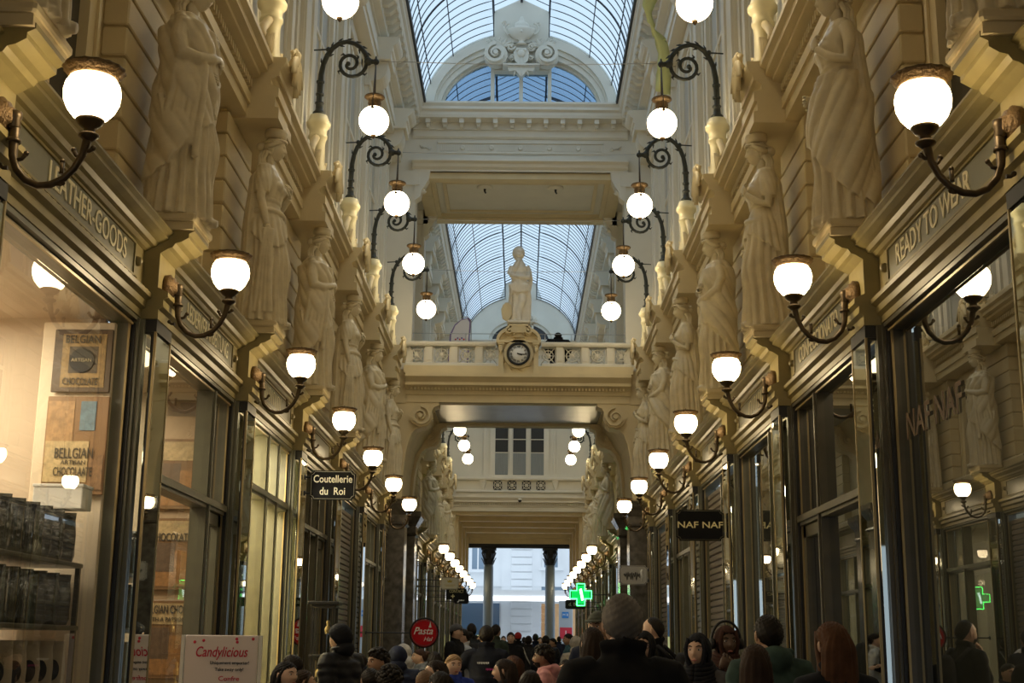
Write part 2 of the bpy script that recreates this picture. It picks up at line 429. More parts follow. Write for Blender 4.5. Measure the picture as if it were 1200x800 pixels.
# ornaments: two big scrolls, shield with urn
orn = MB()
for q in (-1, 1):
    volute(orn, q*0.55, zc+1.16, 0.27, T0-0.36, T0-0.05, 1.8, -q, PI/2 if q > 0 else PI/2, th=0.3)
    orn.tube([(q*(0.53+0.22*math.cos(a)), T0-0.20, zc+1.10-0.22+0.0-0.10*0) for a in (0.1, 0.2)], 0.01, 4)
    for j in range(7):
        a = 0.5+j*0.42
        leaf(orn, (q*0.42, T0-0.1, zc+1.42), (q*(0.42+0.34*math.cos(a-0.3)), T0-0.14, zc+1.42+0.20*math.sin(a)), 0.10, 0.03, side=(math.sin(a), 0, -q*math.cos(a)))
    # little scrolls beside the shield, handles of the urn
    volute(orn, q*0.22, zc+1.40, 0.10, T0-0.16, T0-0.05, 1.3, q, 0, th=0.3)
    volute(orn, q*0.20, zc+1.15, 0.07, T0-0.16, T0-0.05, 1.3, -q, 0, th=0.3)
    orn.tube([(q*(0.26+0.11*math.sin(a)), T0-0.17, zc+1.80+0.13*math.cos(a)) for a in [k*PI/8 for k in range(9)]], 0.022, 6)
    volute(orn, q*0.36, zc+1.94, 0.065, T0-0.19, T0-0.14, 1.2, q, PI, th=0.35)
    leaf(orn, (q*0.05, T0-0.12, zc+1.02), (q*0.16, T0-0.16, zc+0.70), 0.12, 0.04, side=(1, 0, 0.3*q))
leaf(orn, (0, T0-0.14, zc+1.15), (0, T0-0.18, zc+0.66), 0.16, 0.05)
orn.poly([(-0.14, zc+1.06), (0, zc+0.92), (0.14, zc+1.06), (0.17, zc+1.25), (0.10, zc+1.36), (-0.10, zc+1.36), (-0.17, zc+1.25)], T0-0.17, T0-0.05)
orn.sphere((0, T0-0.17, zc+1.22), 0.09, sc=(1, 0.6, 1))
for q in (-1, 1): orn.sphere((q*0.075, T0-0.17, zc+1.30), 0.045, 8, 6)
orn.lathe([(0.03, 1.42), (0.09, 1.44), (0.05, 1.48), (0.04, 1.52), (0.12, 1.57), (0.20, 1.66), (0.225, 1.75), (0.23, 1.78), (0.17, 1.80), (0.12, 1.84), (0.13, 1.88), (0.10, 1.93), (0.05, 1.97), (0.035, 2.02), (0.02, 2.08)], (0, T0-0.14, zc+0.02), 22, sx=1.35, sy=0.7)
orn.sphere((0, T0-0.28, zc+1.70), 0.03, 8, 6)
orn.box(-0.40, 0.40, T0-0.25, T0-0.02, zc+0.90, zc+0.96)
orn.poly([(-0.30, zc+0.90), (-0.26, zc+0.80), (-0.12, zc+0.82), (0, zc+0.66), (0.12, zc+0.82), (0.26, zc+0.80), (0.30, zc+0.90)], T0-0.20, T0-0.02)
orn.xf(Matrix.Translation((0, -0.05, 0)))
o = orn.build('urn_ornament', M['stone_hi'], GABLE)

def arched_window(name, y, ai, bi, zc, wm, mull, gm):
    g = MB(); n = 30; e = ell(ai+0.01, bi+0.01, n)
    g.poly([(x, zc+z) for x, z in e], y, y+0.01)
    o = struct(name, g, gm)
    f = MB()
    for x in mull:
        top = bi*math.sqrt(max(0, 1-(x/ai)**2))
        f.box(x-0.04, x+0.04, y-0.08, y+0.03, zc, zc+top)
    f.box(-ai, ai, y-0.08, y+0.03, zc, zc+0.05)
    f.band([(x, zc+z) for x, z in ell(ai-0.05, bi-0.05, n)], [(x, zc+z) for x, z in e], y-0.08, y+0.03)
    for x in [i*0.33-1.5+0.08 for i in range(10)]:
        top = bi*math.sqrt(max(0, 1-(x/ai)**2))
    f.build('mullions', wm, o)
    return o
arched_window('window_gable', T0+0.15, 1.74, 1.28, zc, M['stone_hi'], (-0.62, 0.0, 0.62), M['winglass'])
# rear gable (plain wall, small pediment arch)
g = MB(); n = 24
o_ = [(x, zc+z) for x, z in ell(2.12, 1.82, n)]
pts = [(2.12, zc)]+[(x, z) for x, z in o_ if x > 0.6]+[(0.6, zc+2.3), (0, zc+2.6), (-0.6, zc+2.3)]+[(x, z) for x, z in o_ if x < -0.6]+[(-2.12, zc)]
g.poly(pts, FY, FY+0.3)
for (ro, rb, ri, rbi, yy) in [(1.50, 1.12, 1.36, 0.98, FY-0.10), (1.38, 1.0, 1.22, 0.84, FY-0.16), (1.24, 0.86, 1.14, 0.76, FY-0.08)]:
    g.band([(x, zc+z) for x, z in ell(ri, rbi, n)], [(x, zc+z) for x, z in ell(ro, rb, n)], yy, FY+0.05)
for q in (-1, 1): volute(g, q*0.35, zc+0.85, 0.18, FY-0.28, FY, 1.6, -q, PI/2, th=0.3)
g.box(-0.3, 0.3, FY-0.15, FY, zc+0.7, zc+1.9)
g.box(-2.3, 2.3, FY-0.08, FY+0.3, zc-0.05, zc+0.03)
struct('wall_rear_gable', g, M['stone_hi'])
arched_window('window_rear_gable', FY-0.03, 1.14, 0.76, zc, M['stone_hi'], (-0.45, 0.45), M['dkwin'])

# ---------------------------------------------------------------- transverse blocks (upper block over the bridge)
def cornice_x(mb, y, sgn, prof, x0=-2.3, x1=2.3):
    """prof: list of (out, z); out = distance in front of plane y (towards sgn*-1)"""
    pts = [(y-sgn*o, z) for o, z in prof]+[(y+sgn*0.05, prof[-1][1]), (y+sgn*0.05, prof[0][1])]
    mb.runx(pts, x0, x1)
u = MB()
u.box(-3.1, 3.1, T0, T1, 11.42, 12.82)
for yy, sg in ((T0, 1), (T1, -1)):
    cornice_x(u, yy, sg, [(0.0, 11.42), (0.03, 11.42), (0.03, 11.46), (0.10, 11.50), (0.12, 11.56), (0.20, 11.60), (0.20, 11.66), (0.05, 11.70), (0.02, 11.72)])
    cornice_x(u, yy, sg, [(0.02, 12.16), (0.06, 12.20), (0.06, 12.34), (0.10, 12.34), (0.10, 12.50), (0.34, 12.52), (0.36, 12.58), (0.36, 12.64), (0.42, 12.68), (0.42, 12.74), (0.46, 12.80), (0.46, 12.84)])
    x = -2.05
    for i in range(12):
        x = -1.98+i*0.36
        ya, yb_ = sorted((yy-sg*0.30, yy-sg*0.08))
        u.box(x-0.05, x+0.05, ya, yb_, 12.42, 12.52); ya, yb_ = sorted((yy-sg*0.22, yy-sg*0.08)); u.box(x-0.035, x+0.035, ya, yb_, 12.36, 12.42)
# frieze panel
for a, b, c, d in ((-1.80, 1.80, 11.83, 11.86), (-1.80, 1.80, 12.06, 12.09)): u.box(a, b, T0-0.03, T0, c, d)
for q in (-1, 1): u.box(q*1.80-0.02, q*1.80+0.02, T0-0.03, T0, 11.83, 12.09)
for i in range(5):
    cx = -1.24+i*0.62
    u.lathe([(0.055, 0), (0.055, 0.03), (0.03, 0.04), (0.02, 0.03)], (cx, T0, 11.96), 12, rot=Matrix.Rotation(PI/2, 3, 'X'))
x = -1.70
while x < 1.72:
    if all(abs(x-(-1.24+i*0.62)) > 0.09 for i in range(5)): u.box(x-0.009, x+0.009, T0-0.022, T0, 11.89, 12.02)
    x += 0.045
for q in (-1, 1):
    volute(u, q*1.95, 11.95, 0.05, T0-0.03, T0, 1.2, q, 0, th=0.3)
    for j in range(5): leaf(u, (q*(2.10-0.04*j), T0-0.01, 11.93+0.01*j), (q*(2.16-0.05*j), T0-0.02, 12.02-0.03*j), 0.04, 0.02)
# side blocks of the tower down to the bridge
for s in (-1, 1):
    for ya, yb_ in ((T0, T0+0.55), (T1-0.55, T1)):
        u.box(s*2.22, s*3.1, ya, yb_, 7.1, 11.42)
        u.box(s*2.18, s*3.1, ya-0.03, yb_+0.03, 7.1, 7.5)
        u.box(s*2.14, s*3.1, ya-0.05, yb_+0.05, 11.1, 11.42)
    u.box(s*2.62, s*3.1, T0+0.5, T1-0.5, 7.1, 11.42)
    # carved consoles at the top of the opening
    for yy in (T0-0.03, T1-0.6):
        u.run([(2.25, 10.75), (2.12, 10.85), (2.09, 11.0), (2.02, 11.1), (1.95, 11.25), (1.92, 11.42), (2.25, 11.42)], yy, yy+0.3, s)
        volute(u, yy+0.15, 11.0, 0.09, s*2.03 if s > 0 else s*2.03, s*2.2, 1.2, 1, 0, plane='YZ', th=0.3)
struct('wall_tower', u, M['stone_hi'])
# coffered soffit
u = MB()
y0, y1 = T0+0.05, T1-0.05
def framebox(mb, x0, x1, y0, y1, z0, z1, w):
    mb.box(x0, x1, y0, y0+w, z0, z1); mb.box(x0, x1, y1-w, y1, z0, z1)
    mb.box(x0, x0+w, y0+w, y1-w, z0, z1); mb.box(x1-w, x1, y0+w, y1-w, z0, z1)
framebox(u, -2.2, 2.2, y0, y1, 11.28, 11.43, 0.26)
framebox(u, -1.94, 1.94, y0+0.26, y1-0.26, 11.34, 11.43, 0.10)
framebox(u, -1.70, 1.70, y0+0.55, y1-0.55, 11.38, 11.43, 0.08)
struct('trim_7', u, M['stone'])
for i, x in enumerate((-0.78, 0.78)):
    d = empty('ceiling_spotlight', (x, T0+0.95, 11.42), 0, 'small round spotlight under the high cross block, '+('left' if i == 0 else 'right')+' of the two', 'spotlight', 'spotlights under the high cross block')
    MB().lathe([(0.17, 0.0), (0.18, -0.02), (0.14, -0.045), (0.05, -0.05), (0.03, -0.05)], n=18).build('rim', M['stone_hi'], d)
    MB().tube([(0, 0, -0.04), (0, 0, -0.10), (0.02, -0.03, -0.15)], [0.03, 0.022, 0.018], 8).build('lamp_head', M['iron'], d)

# ---------------------------------------------------------------- clock bridge (lower)
b_ = MB()
b_.box(-3.1, 3.1, T0+0.02, T1-0.02, 6.62, 7.05)
for s in (-1, 1):
    for ya, yb_ in ((T0-0.02, T0+0.2), (T1-0.2, T1+0.02)): b_.box(s*2.29, s*3.1, ya, yb_, 6.40, 7.20)
BC = [(0.0, 6.42), (0.02, 6.42), (0.02, 6.56), (0.05, 6.58), (0.05, 6.66), (0.10, 6.70), (0.24, 6.74), (0.24, 6.80), (0.30, 6.86), (0.34, 6.90), (0.34, 6.97), (0.0, 7.0)]
for yy, sg in ((T0, 1), (T1, -1)):
    cornice_x(b_, yy, sg, BC)
    ya, yb_ = sorted((yy+sg*0.004, yy+sg*0.3)); b_.box(-2.4, 2.4, ya, yb_, 6.42, 7.0)
    x = -2.2
    while x < 2.2:
        ya, yb_ = sorted((yy-sg*0.13, yy-sg*0.03)); b_.box(x, x+0.04, ya, yb_, 6.66, 6.72); x += 0.07
# flat soffit panel
sp_ = MB(); sp_.box(-2.0, 2.0, T0+0.3, T1-0.3, 6.47, 6.49)
struct('trim_11', sp_, mat('glossy_soffit_panel', (0.55, 0.55, 0.52), 0.22, noise=0.1, nscale=2))
b_.box(-2.4, 2.4, T0+0.3, T1-0.3, 6.50, 6.63)
framebox(b_, -1.9, 1.9, T0+0.25, T1-0.25, 6.44, 6.52, 0.12)
# balustrade base
for yy, sg in ((T0, 1), (T1, -1)):
    ya, yb_ = sorted((yy-sg*0.16, yy+sg*0.12)); b_.box(-2.35, 2.35, ya, yb_, 7.0, 7.16)
struct('wall_bridge', b_, M['stone'])

def balustrade(name, yy, sg, label, gaps, posts, xclock=None, z0=7.16, z1=7.68, gm='stone', back=None):
    root = empty(name, (0, yy, z0), 0, label, 'balustrade')
    h = z1-z0
    xa, xb = -2.32, 2.32
    def rail(xa, xb):
        r = MB()
        r.runx([(-0.13, h-0.10), (-0.15, h-0.06), (-0.15, h-0.02), (-0.10, h), (0.10, h), (0.15, h-0.02), (0.15, h-0.06), (0.13, h-0.10)], xa, xb)
        r.runx([(-0.12, 0.0), (-0.12, 0.05), (-0.10, 0.07), (0.10, 0.07), (0.12, 0.05), (0.12, 0.0)], xa, xb)
        r.build('rail', M['stone_hi'], root)
    if xclock: rail(xa, -xclock); rail(xclock, xb)
    else: rail(xa, xb)
    for x in posts:
        MB().box(x-0.075, x+0.075, -0.09, 0.09, 0.06, h-0.09).box(x-0.05, x+0.05, -0.105, -0.09, 0.12, h-0.14).build('post', M['stone_hi'], root)
    for x0, x1 in gaps:
        g = MB(); w = x1-x0; hh = h-0.16; cx = (x0+x1)/2; cz = 0.07+hh/2; R = min(w, hh)*0.36
        for sx, sz in ((1, 1), (1, -1)):
            g.tube([(cx-sx*w/2, 0, cz-sz*hh/2), (cx, 0, cz), (cx+sx*w/2, 0, cz+sz*hh/2)], 0.013, 5)
        g.tube([(cx-w/2, 0, cz), (cx+w/2, 0, cz)], 0.008, 5); g.tube([(cx, 0, cz-hh/2), (cx, 0, cz+hh/2)], 0.008, 5)
        g.tube([(cx+R*math.cos(a), 0, cz+R*math.sin(a)) for a in [k*PI/10 for k in range(21)]], 0.014, 5)
        g.tube([(cx+R*.45*math.cos(a), 0, cz+R*.45*math.sin(a)) for a in [k*PI/8 for k in range(17)]], 0.010, 5)
        g.sphere((cx, 0, cz), 0.045, 10, 6, (1, 0.4, 1))
        g.box(x0-0.01, x0+0.012, -0.02, 0.02, 0.06, h-0.09).box(x1-0.012, x1+0.01, -0.02, 0.02, 0.06, h-0.09)
        g.build('grille', M['stone_hi'], root)
        if back: MB().box(x0, x1, 0.05, 0.06, 0.06, h-0.09).build('backing_panel', M[back], root)
    return root
gp = [(-2.25, -1.94), (-1.76, -1.42), (-1.24, -0.90), (-0.72, -0.44), (0.46, 0.76), (0.94, 1.28), (1.46, 1.80), (1.98, 2.26)]
balustrade('bridge_balustrade', T0-0.02, 1, 'cream stone balustrade with ring and cross grilles on the clock bridge', gp, [-1.85, -1.33, -0.81, 0.85, 1.37, 1.89], 0.475)
# low glass and wire guard above the rail
gl = MB()
for x in [-2.2+i*0.55 for i in range(9)]:
    if abs(x) > 0.45: gl.tube([(x, T0+0.16, 7.70), (x, T0+0.16, 7.92)], 0.008, 5)
for q in (-1, 1): gl.tube([(q*0.42, T0+0.16, 7.91), (q*2.25, T0+0.16, 7.91)], 0.008, 5)
tag(gl.build('guard_rail', M['wire']), 'thin steel guard rail above the bridge balustrade', 'railing')

# aedicule with clock
ck = empty('clock_surround', (0, T0-0.02, 6.97), 0, 'carved stone clock surround with scrolls in the middle of the bridge', 'clock surround')
a = MB()
a.box(-0.36, 0.36, -0.18, 0.12, 0.0, 0.70)
for q in (-1, 1):
    a.box(q*0.30, q*0.42, -0.24, 0.12, 0.0, 0.10); a.box(q*0.31, q*0.41, -0.23, 0.12, 0.1, 0.62); a.box(q*0.29, q*0.43, -0.26, 0.12, 0.62, 0.70)
    volute(a, q*0.19, 0.90, 0.095, -0.34, -0.10, 1.5, -q, PI/2, th=0.35)
    # scrolled shoulders
    inn = [(q*(0.13+0.27*math.sin(t)), 0.70+0.22*math.cos(t)) for t in [k*PI/16 for k in range(9)]]
    out = [(q*(0.13+0.33*math.sin(t)), 0.70+0.29*math.cos(t)) for t in [k*PI/16 for k in range(9)]]
    a.band(inn, out, -0.26, 0.12)
    a.poly([(0, 0.68), (q*0.40, 0.68)]+inn[::-1]+[(0, 0.92)], -0.17, 0.12)
    leaf(a, (q*0.36, -0.24, 0.60), (q*0.36, -0.27, 0.42), 0.09, 0.03)
a.box(-0.46, 0.46, -0.27, 0.12, 0.66, 0.71)
ringi = [(0.245*math.cos(k*PI/16), 0.42+0.245*math.sin(k*PI/16)) for k in range(33)]
ringo = [(0.30*math.cos(k*PI/16), 0.42+0.30*math.sin(k*PI/16)) for k in range(33)]
a.band(ringi, ringo, -0.27, -0.1)
for k in range(10):
    t = k*2*PI/10+0.3
    leaf(a, (0.30*math.cos(t), -0.2, 0.42+0.30*math.sin(t)), (0.36*math.cos(t+.25), -0.2, 0.42+0.36*math.sin(t+.25)), 0.06, 0.02, side=(-math.sin(t), 0, math.cos(t)))
a.build('surround', M['stone'], ck)
p = MB(); p.box(-0.15, 0.15, -0.30, 0.16, 0.86, 1.0).box(-0.20, 0.20, -0.31, 0.18, 1.0, 1.04).box(-0.12, 0.12, -0.24, -0.1, 0.78, 0.98)
for q in (-1, 1): leaf(p, (q*0.05, -0.24, 0.97), (q*0.11, -0.26, 0.80), 0.09, 0.03)
p.build('statue_pedestal', M['stone'], ck)
cl = empty('clock', (0, T0-0.315, 7.38), 0, 'round white clock with black rim and roman numerals', 'clock')
RX = Matrix.Rotation(PI/2, 3, 'X')
MB().lathe([(0.235, -0.02), (0.24, 0.02), (0.225, 0.045), (0.195, 0.03), (0.19, 0.0)], n=36, rot=RX).build('rim', M['black'], cl)
MB().lathe([(0.195, -0.005), (0.195, 0.006), (0.001, 0.008)], n=36, rot=RX).build('dial', M['white'], cl)
NUM = ['XII', 'I', 'II', 'III', 'IV', 'V', 'VI', 'VII', 'VIII', 'IX', 'X', 'XI']
nm = MB()
for i, tx in enumerate(NUM):
    me = text_mesh(tx, 0.058, 0.002, 0.02); an = -i*PI/6
    me.transform(Matrix.Rotation(-an, 4, 'Y') if False else Matrix.Rotation(i*PI/6, 4, 'Y'))
    off = (0.150*math.sin(i*PI/6), -0.013, 0.150*math.cos(i*PI/6))
    nm.add([(v.co.x+off[0], v.co.y+off[1], v.co.z+off[2]) for v in me.vertices], [list(f.vertices) for f in me.polygons], False)
    bpy.data.meshes.remove(me)
nm.build('numerals', M['black'], cl)
for nme, ang, ln, wd in (('hour_hand', 108, 0.085, 0.013), ('minute_hand', 96, 0.14, 0.009)):
    t = math.radians(ang); dx, dz = math.sin(t), math.cos(t); px, pz = -dz*wd, dx*wd
    MB().poly([(-dx*0.03+px, -dz*0.03+pz), (-dx*0.03-px, -dz*0.03-pz), (dx*ln*0.8-px, dz*ln*0.8-pz), (dx*ln, dz*ln), (dx*ln*0.8+px, dz*ln*0.8+pz)], -0.022, -0.016).build(nme, M['black'], cl)

# scroll corbels of the portal, front and back, and marble piers under the bridge
def corbel_pts():
    pts = [(2.75, 6.45), (1.62, 6.45), (1.62, 6.36), (1.72, 6.32), (1.76, 6.24)]
    pts += [(1.98+0.235*math.cos(t), 6.12+0.235*math.sin(t)) for t in [PI*0.92, PI*1.05, PI*1.2, PI*1.35]]
    pts += [(1.95, 5.90), (2.08, 5.86), (2.18, 5.76), (2.26, 5.55), (2.31, 5.25), (2.335, 4.9), (2.35, 4.45), (2.75, 4.45)]
    return pts
for s in (-1, 1):
    cb = MB(); pts = [(s*x, z) for x, z in corbel_pts()]
    cb.poly(pts, T0-0.0, T0+0.45); cb.poly(pts, T1-0.45, T1)
    inner = [(2.65, 6.45), (1.85, 6.45), (1.95, 6.2), (2.1, 6.0), (2.3, 5.7), (2.38, 5.2), (2.40, 4.45), (2.65, 4.45)]
    cb.poly([(s*x, z) for x, z in inner], T0+0.4, T1-0.4)
    for yy in (T0-0.17, T1-0.60): volute(cb, s*1.98, 6.12, 0.235, yy, yy+0.2, 1.8, s, PI/2, th=0.25)
    edge = [(1.98, 5.93), (2.10, 5.88), (2.2, 5.78), (2.28, 5.57), (2.33, 5.27), (2.355, 4.92), (2.37, 4.47)]
    cb.band([(s*(x-0.045), z) for x, z in edge], [(s*x, z) for x, z in edge], T0-0.04, T0+0.02)
    # foliage in the spandrel
    for j, (x, z) in enumerate([(2.46, 5.9), (2.52, 5.78), (2.46, 5.66), (2.52, 5.54), (2.47, 5.42), (2.52, 5.3)]):
        leaf(cb, (s*x, T0, z-0.1), (s*(x+0.05*(-1)**j), T0-0.03, z+0.08), 0.08, 0.03)
    
    struct('wall_portal_'+sidename(s), cb, M['stone'])
    pm = MB()
    for yy in (27.3, 29.95):
        pm.box(s*2.28, s*2.75, yy-0.30, yy+0.30, 0.0, 3.95); pm.box(s*2.22, s*2.75, yy-0.36, yy+0.36, 0, 0.25)
        pm.loft([[(s*(2.28-d), yy-0.30-d, z), (s*(2.28-d), yy+0.30+d, z), (s*2.75, yy+0.30+d, z), (s*2.75, yy-0.30-d, z)] for d, z in ((0, 3.93), (0.05, 3.96), (0.02, 4.0), (0.02, 4.15), (0.08, 4.25), (0.14, 4.36), (0.14, 4.47))], smooth=False)
    tag(struct('trim_'+('8' if s < 0 else '9'), pm, mat('dark_marble_'+sidename(s), (0.13, 0.115, 0.095), 0.2, noise=0.5, nscale=8)), kind='structure')

# ---------------------------------------------------------------- rear facade above the low passage
f = MB()
f.box(-3.1, 3.1, FY, FY+0.4, 6.42, 12.82)
cornice_x(f, FY, 1, BC, -2.4, 2.4)
x = -2.2
while x < 2.2: f.box(x, x+0.045, FY-0.13, FY-0.03, 6.64, 6.72); x += 0.085
for x in (-1.42, -1.30, 1.30, 1.42): f.box(x-0.035, x+0.035, FY-0.06, FY, 7.75, 11.8)
for x in (-1.0, 1.0): f.box(x-0.09, x+0.09, FY-0.10, FY, 7.75, 11.5)
for x in (-0.33, 0.33): f.box(x-0.05, x+0.05, FY-0.10, FY, 7.75, 11.5)
f.box(-2.3, 2.3, FY-0.12, FY, 7.66, 7.76); f.box(-2.3, 2.3, FY-0.05, FY, 7.0, 7.14)
for q in (-1, 1):
    f.box(q*1.22, q*1.46, FY-0.16, FY, 7.5, 7.68); f.poly([(q*1.22, 7.5), (q*1.46, 7.5), (q*1.34, 7.18)], FY-0.12, FY)
cornice_x(f, FY, 1, [(0, 11.42), (0.1, 11.5), (0.2, 11.6), (0.2, 11.68), (0.02, 11.72)])
cornice_x(f, FY, 1, [(0.02, 12.2), (0.1, 12.3), (0.10, 12.50), (0.34, 12.52), (0.36, 12.64), (0.46, 12.80), (0.46, 12.84)])
struct('wall_rear', f, M['stone_hi'])
for i, x in enumerate((-0.665, 0.0, 0.665)):
    g = MB(); g.box(x-0.27, x+0.27, FY-0.03, FY+0.01, 7.76, 11.4)
    o = struct('window_rear_%d' % (i+1), g, M['dkwin'])
    fr = MB()
    for z in (8.6, 9.1): fr.box(x-0.27, x+0.27, FY-0.06, FY-0.02, z-0.015, z+0.015)
    for q in (-1, 1): fr.box(x+q*0.255-0.015, x+q*0.255+0.015, FY-0.07, FY-0.02, 7.76, 11.4)
    fr.build('sash', M['stone_hi'], o)
    cu = MB(); 
    cu.loft([[(x-0.25+0.5*k/24, FY-0.045-0.012*math.sin(k*1.9), z) for k in range(25)] for z in (7.78, 8.58)], caps=False, closed=False)
    cu.build('net_curtain', mat('net_curtain_%d' % i, (0.25, 0.27, 0.27), 0.8), o)
bl = balustrade('facade_balustrade', FY-0.06, 1, 'row of four square ring grilles under the triple window', [(-0.98, -0.62), (-0.45, -0.09), (0.09, 0.45), (0.62, 0.98)], [], None, 7.12, 7.66, back='dkwin')
cm = empty('security_camera', (0.03, FY-0.40, 6.80), 0, 'small dark dome camera on the rear cornice', 'camera')
MB().lathe([(0.05, 0.06), (0.07, 0.05), (0.07, 0.0), (0.04, -0.0)], n=14).build('mount', M['white'], cm)
MB().sphere((0, 0, -0.02), 0.065, 14, 8).build('dome', M['black'], cm)

# ---------------------------------------------------------------- low passage to the street
p = MB()
p.box(-3.1, 3.1, FY+0.1, END, 6.55, 6.8)
for y in (FY+0.15, 51.6, 54.2, 56.8, 59.6):
    p.box(-2.6, 2.6, y, y+0.35, 6.30, 6.56); p.box(-2.6, 2.6, y-0.05, y+0.40, 6.48, 6.56)
for s in (-1, 1):
    p.box(s*2.35, s*3.1, FY+0.1, END, 4.6, 6.6)
    for y in EY: p.box(s*2.25, s*2.5, y-0.3, y+0.3, 4.45, 6.3)
p.box(-2.6, 2.6, END-0.5, END, 6.05, 6.56)
struct('ceiling_low', p, M['stone'])
lb = MB(); lb.box(-2.5, 2.5, END-0.35, END, 5.88, 6.05).box(-2.5, 2.5, END-0.42, END+0.05, 5.95, 6.0)
struct('trim_10', lb, M['iron'])
colm = mat('blue_grey_column', (0.20, 0.26, 0.34), 0.35)
def column(x, lab):
    root = empty('exit_column', (x, END-0.2, 0), 0, lab, 'column', 'two columns at the street end')
    MB().lathe([(0.30, 0), (0.30, 0.12), (0.27, 0.16), (0.29, 0.22), (0.24, 0.28), (0.225, 0.34), (0.225, 2.5), (0.215, 5.0), (0.20, 5.15)], n=24).build('shaft', colm, root)
    c = MB(); c.lathe([(0.20, 5.13), (0.24, 5.16), (0.21, 5.2), (0.22, 5.5), (0.30, 5.75), (0.31, 5.78)], n=20)
    c.bbox(-0.34, 0.34, -0.34, 0.34, 5.78, 5.88, 0.02)
    for lv, (z, r, hh) in enumerate(((5.2, 0.21, 0.24), (5.38, 0.23, 0.28))):
        for k in range(8):
            t = k*PI/4+lv*PI/8; d = (math.cos(t), math.sin(t))
            leaf(c, (d[0]*r, d[1]*r, z), (d[0]*(r+0.07), d[1]*(r+0.07), z+hh), 0.16, 0.03, side=(-d[1], d[0], 0), nrm=(d[0], d[1], 0), curl=0.12)
    for k in range(4):
        t = PI/4+k*PI/2; c.sphere((0.33*math.cos(t), 0.33*math.sin(t), 5.68), 0.075, 10, 8)
    c.build('capital', M['iron'], root)
column(-1.36, 'slender grey-blue column with dark capital, left one at the street end')
column(1.40, 'slender grey-blue column with dark capital, right one at the street end')
# ---------------------------------------------------------------- wall lamps (bowl up on a curved arm)
def make_wall_lamp(s, loc, label, group):
    """s=-1: fixed on the left side; origin at the rosette on the pier face, arm reaches towards the middle"""
    q = -s
    root = empty('wall_lamp', loc, 0, label, 'wall lamp', group)
    RY_ = Matrix.Rotation(PI/2*q, 3, 'Y')
    MB().lathe([(0.10, -0.02), (0.105, 0.02), (0.085, 0.03), (0.08, 0.05), (0.055, 0.055), (0.05, 0.075), (0.02, 0.08)], n=20, rot=RY_).build('rosette', M['crown'], root)
    a = MB()
    path = [(0.06, 0.02), (0.08, -0.04), (0.082, -0.12), (0.085, -0.20), (0.11, -0.27), (0.16, -0.325), (0.22, -0.35), (0.28, -0.345), (0.34, -0.315), (0.39, -0.26), (0.425, -0.19), (0.44, -0.12), (0.445, -0.08)]
    P = [(q*x, 0, z) for x, z in path]
    a.tube(P, [0.026, 0.027, 0.025, 0.021, 0.019, 0.018, 0.018, 0.018, 0.018, 0.018, 0.019, 0.022, 0.02], 10)
    a.lathe([(0.02, 0.035), (0.036, 0.03), (0.036, 0.0), (0.03, -0.01), (0.034, -0.05), (0.028, -0.06)], (q*0.075, 0, 0), 12)
    a.lathe([(0.036, 0), (0.036, 0.02)], (q*0.081, 0, -0.13), 12)
    # small leaf buds along the arm
    for (x, z, dx, dz) in ((0.10, -0.22, 0.05, 0.02), (0.065, -0.26, -0.04, 0.0), (0.33, -0.29, 0.0, 0.05), (0.31, -0.34, 0.03, -0.01), (0.43, -0.17, 0.045, 0.0), (0.415, -0.20, -0.035, 0.02)):
        a.tube([(q*x, 0, z), (q*(x+dx*0.6), 0, z+dz*0.3), (q*(x+dx), 0, z+dz+0.015)], [0.012, 0.010, 0.013], 6)
        a.sphere((q*(x+dx), 0, z+dz+0.015), 0.014, 8, 6)
    a.build('arm', M['bronze'], root)
    MB().lathe([(0.018, -0.10), (0.035, -0.085), (0.05, -0.075), (0.05, -0.065), (0.03, -0.055), (0.026, -0.035), (0.05, -0.02), (0.066, 0.0), (0.07, 0.012), (0.06, 0.018), (0.03, 0.018)], (q*0.447, 0, -0.02), 18).build('cup', M['bronze'], root)
    MB().lathe([(0.055, 0.0), (0.085, 0.018), (0.115, 0.055), (0.134, 0.10), (0.138, 0.145), (0.130, 0.185), (0.112, 0.215), (0.105, 0.222), (0.03, 0.226)], (q*0.447, 0, -0.01), 28).build('lamp_globe', M['glow_low'], root)
    w = lambda t, z: 0.035*math.cos(t*16)
    MB().lathe([(0.095, 0.212), (0.118, 0.217), (0.122, 0.228), (0.128, 0.24), (0.150, 0.262), (0.148, 0.272), (0.135, 0.266), (0.115, 0.25), (0.06, 0.245)], (q*0.447, 0, -0.01), 48, wav=lambda t, z: 0.03*math.cos(t*16) if z > 0.235 else 0).tube([(q*0.447, 0, 0.23), (q*0.447, 0, 0.30)], [0.012, 0.004], 6).build('crown', M['crown'], root)
    return root
LAMPY = PY[1:]+RY[1:]+EY
LW = {}
for s in (-1, 1):
    first = None
    names = [y for y in LAMPY if y > 5]
    for y in LAMPY:
        i = names.index(y)+1 if y in names else 0
        where = ('behind the viewer on the %s wall' % sidename(s)) if i == 0 else '%s from the viewer along the %s shopfronts' % (ORD[i], sidename(s))
        lab = 'bronze-armed wall lamp with glowing bowl, '+where
        if first is None: first = make_wall_lamp(s, (s*2.50, y, 4.065), lab, 'bowl lamps on the %s shop piers' % sidename(s))
        else: dup(first, (s*2.50, y, 4.065), label=lab)

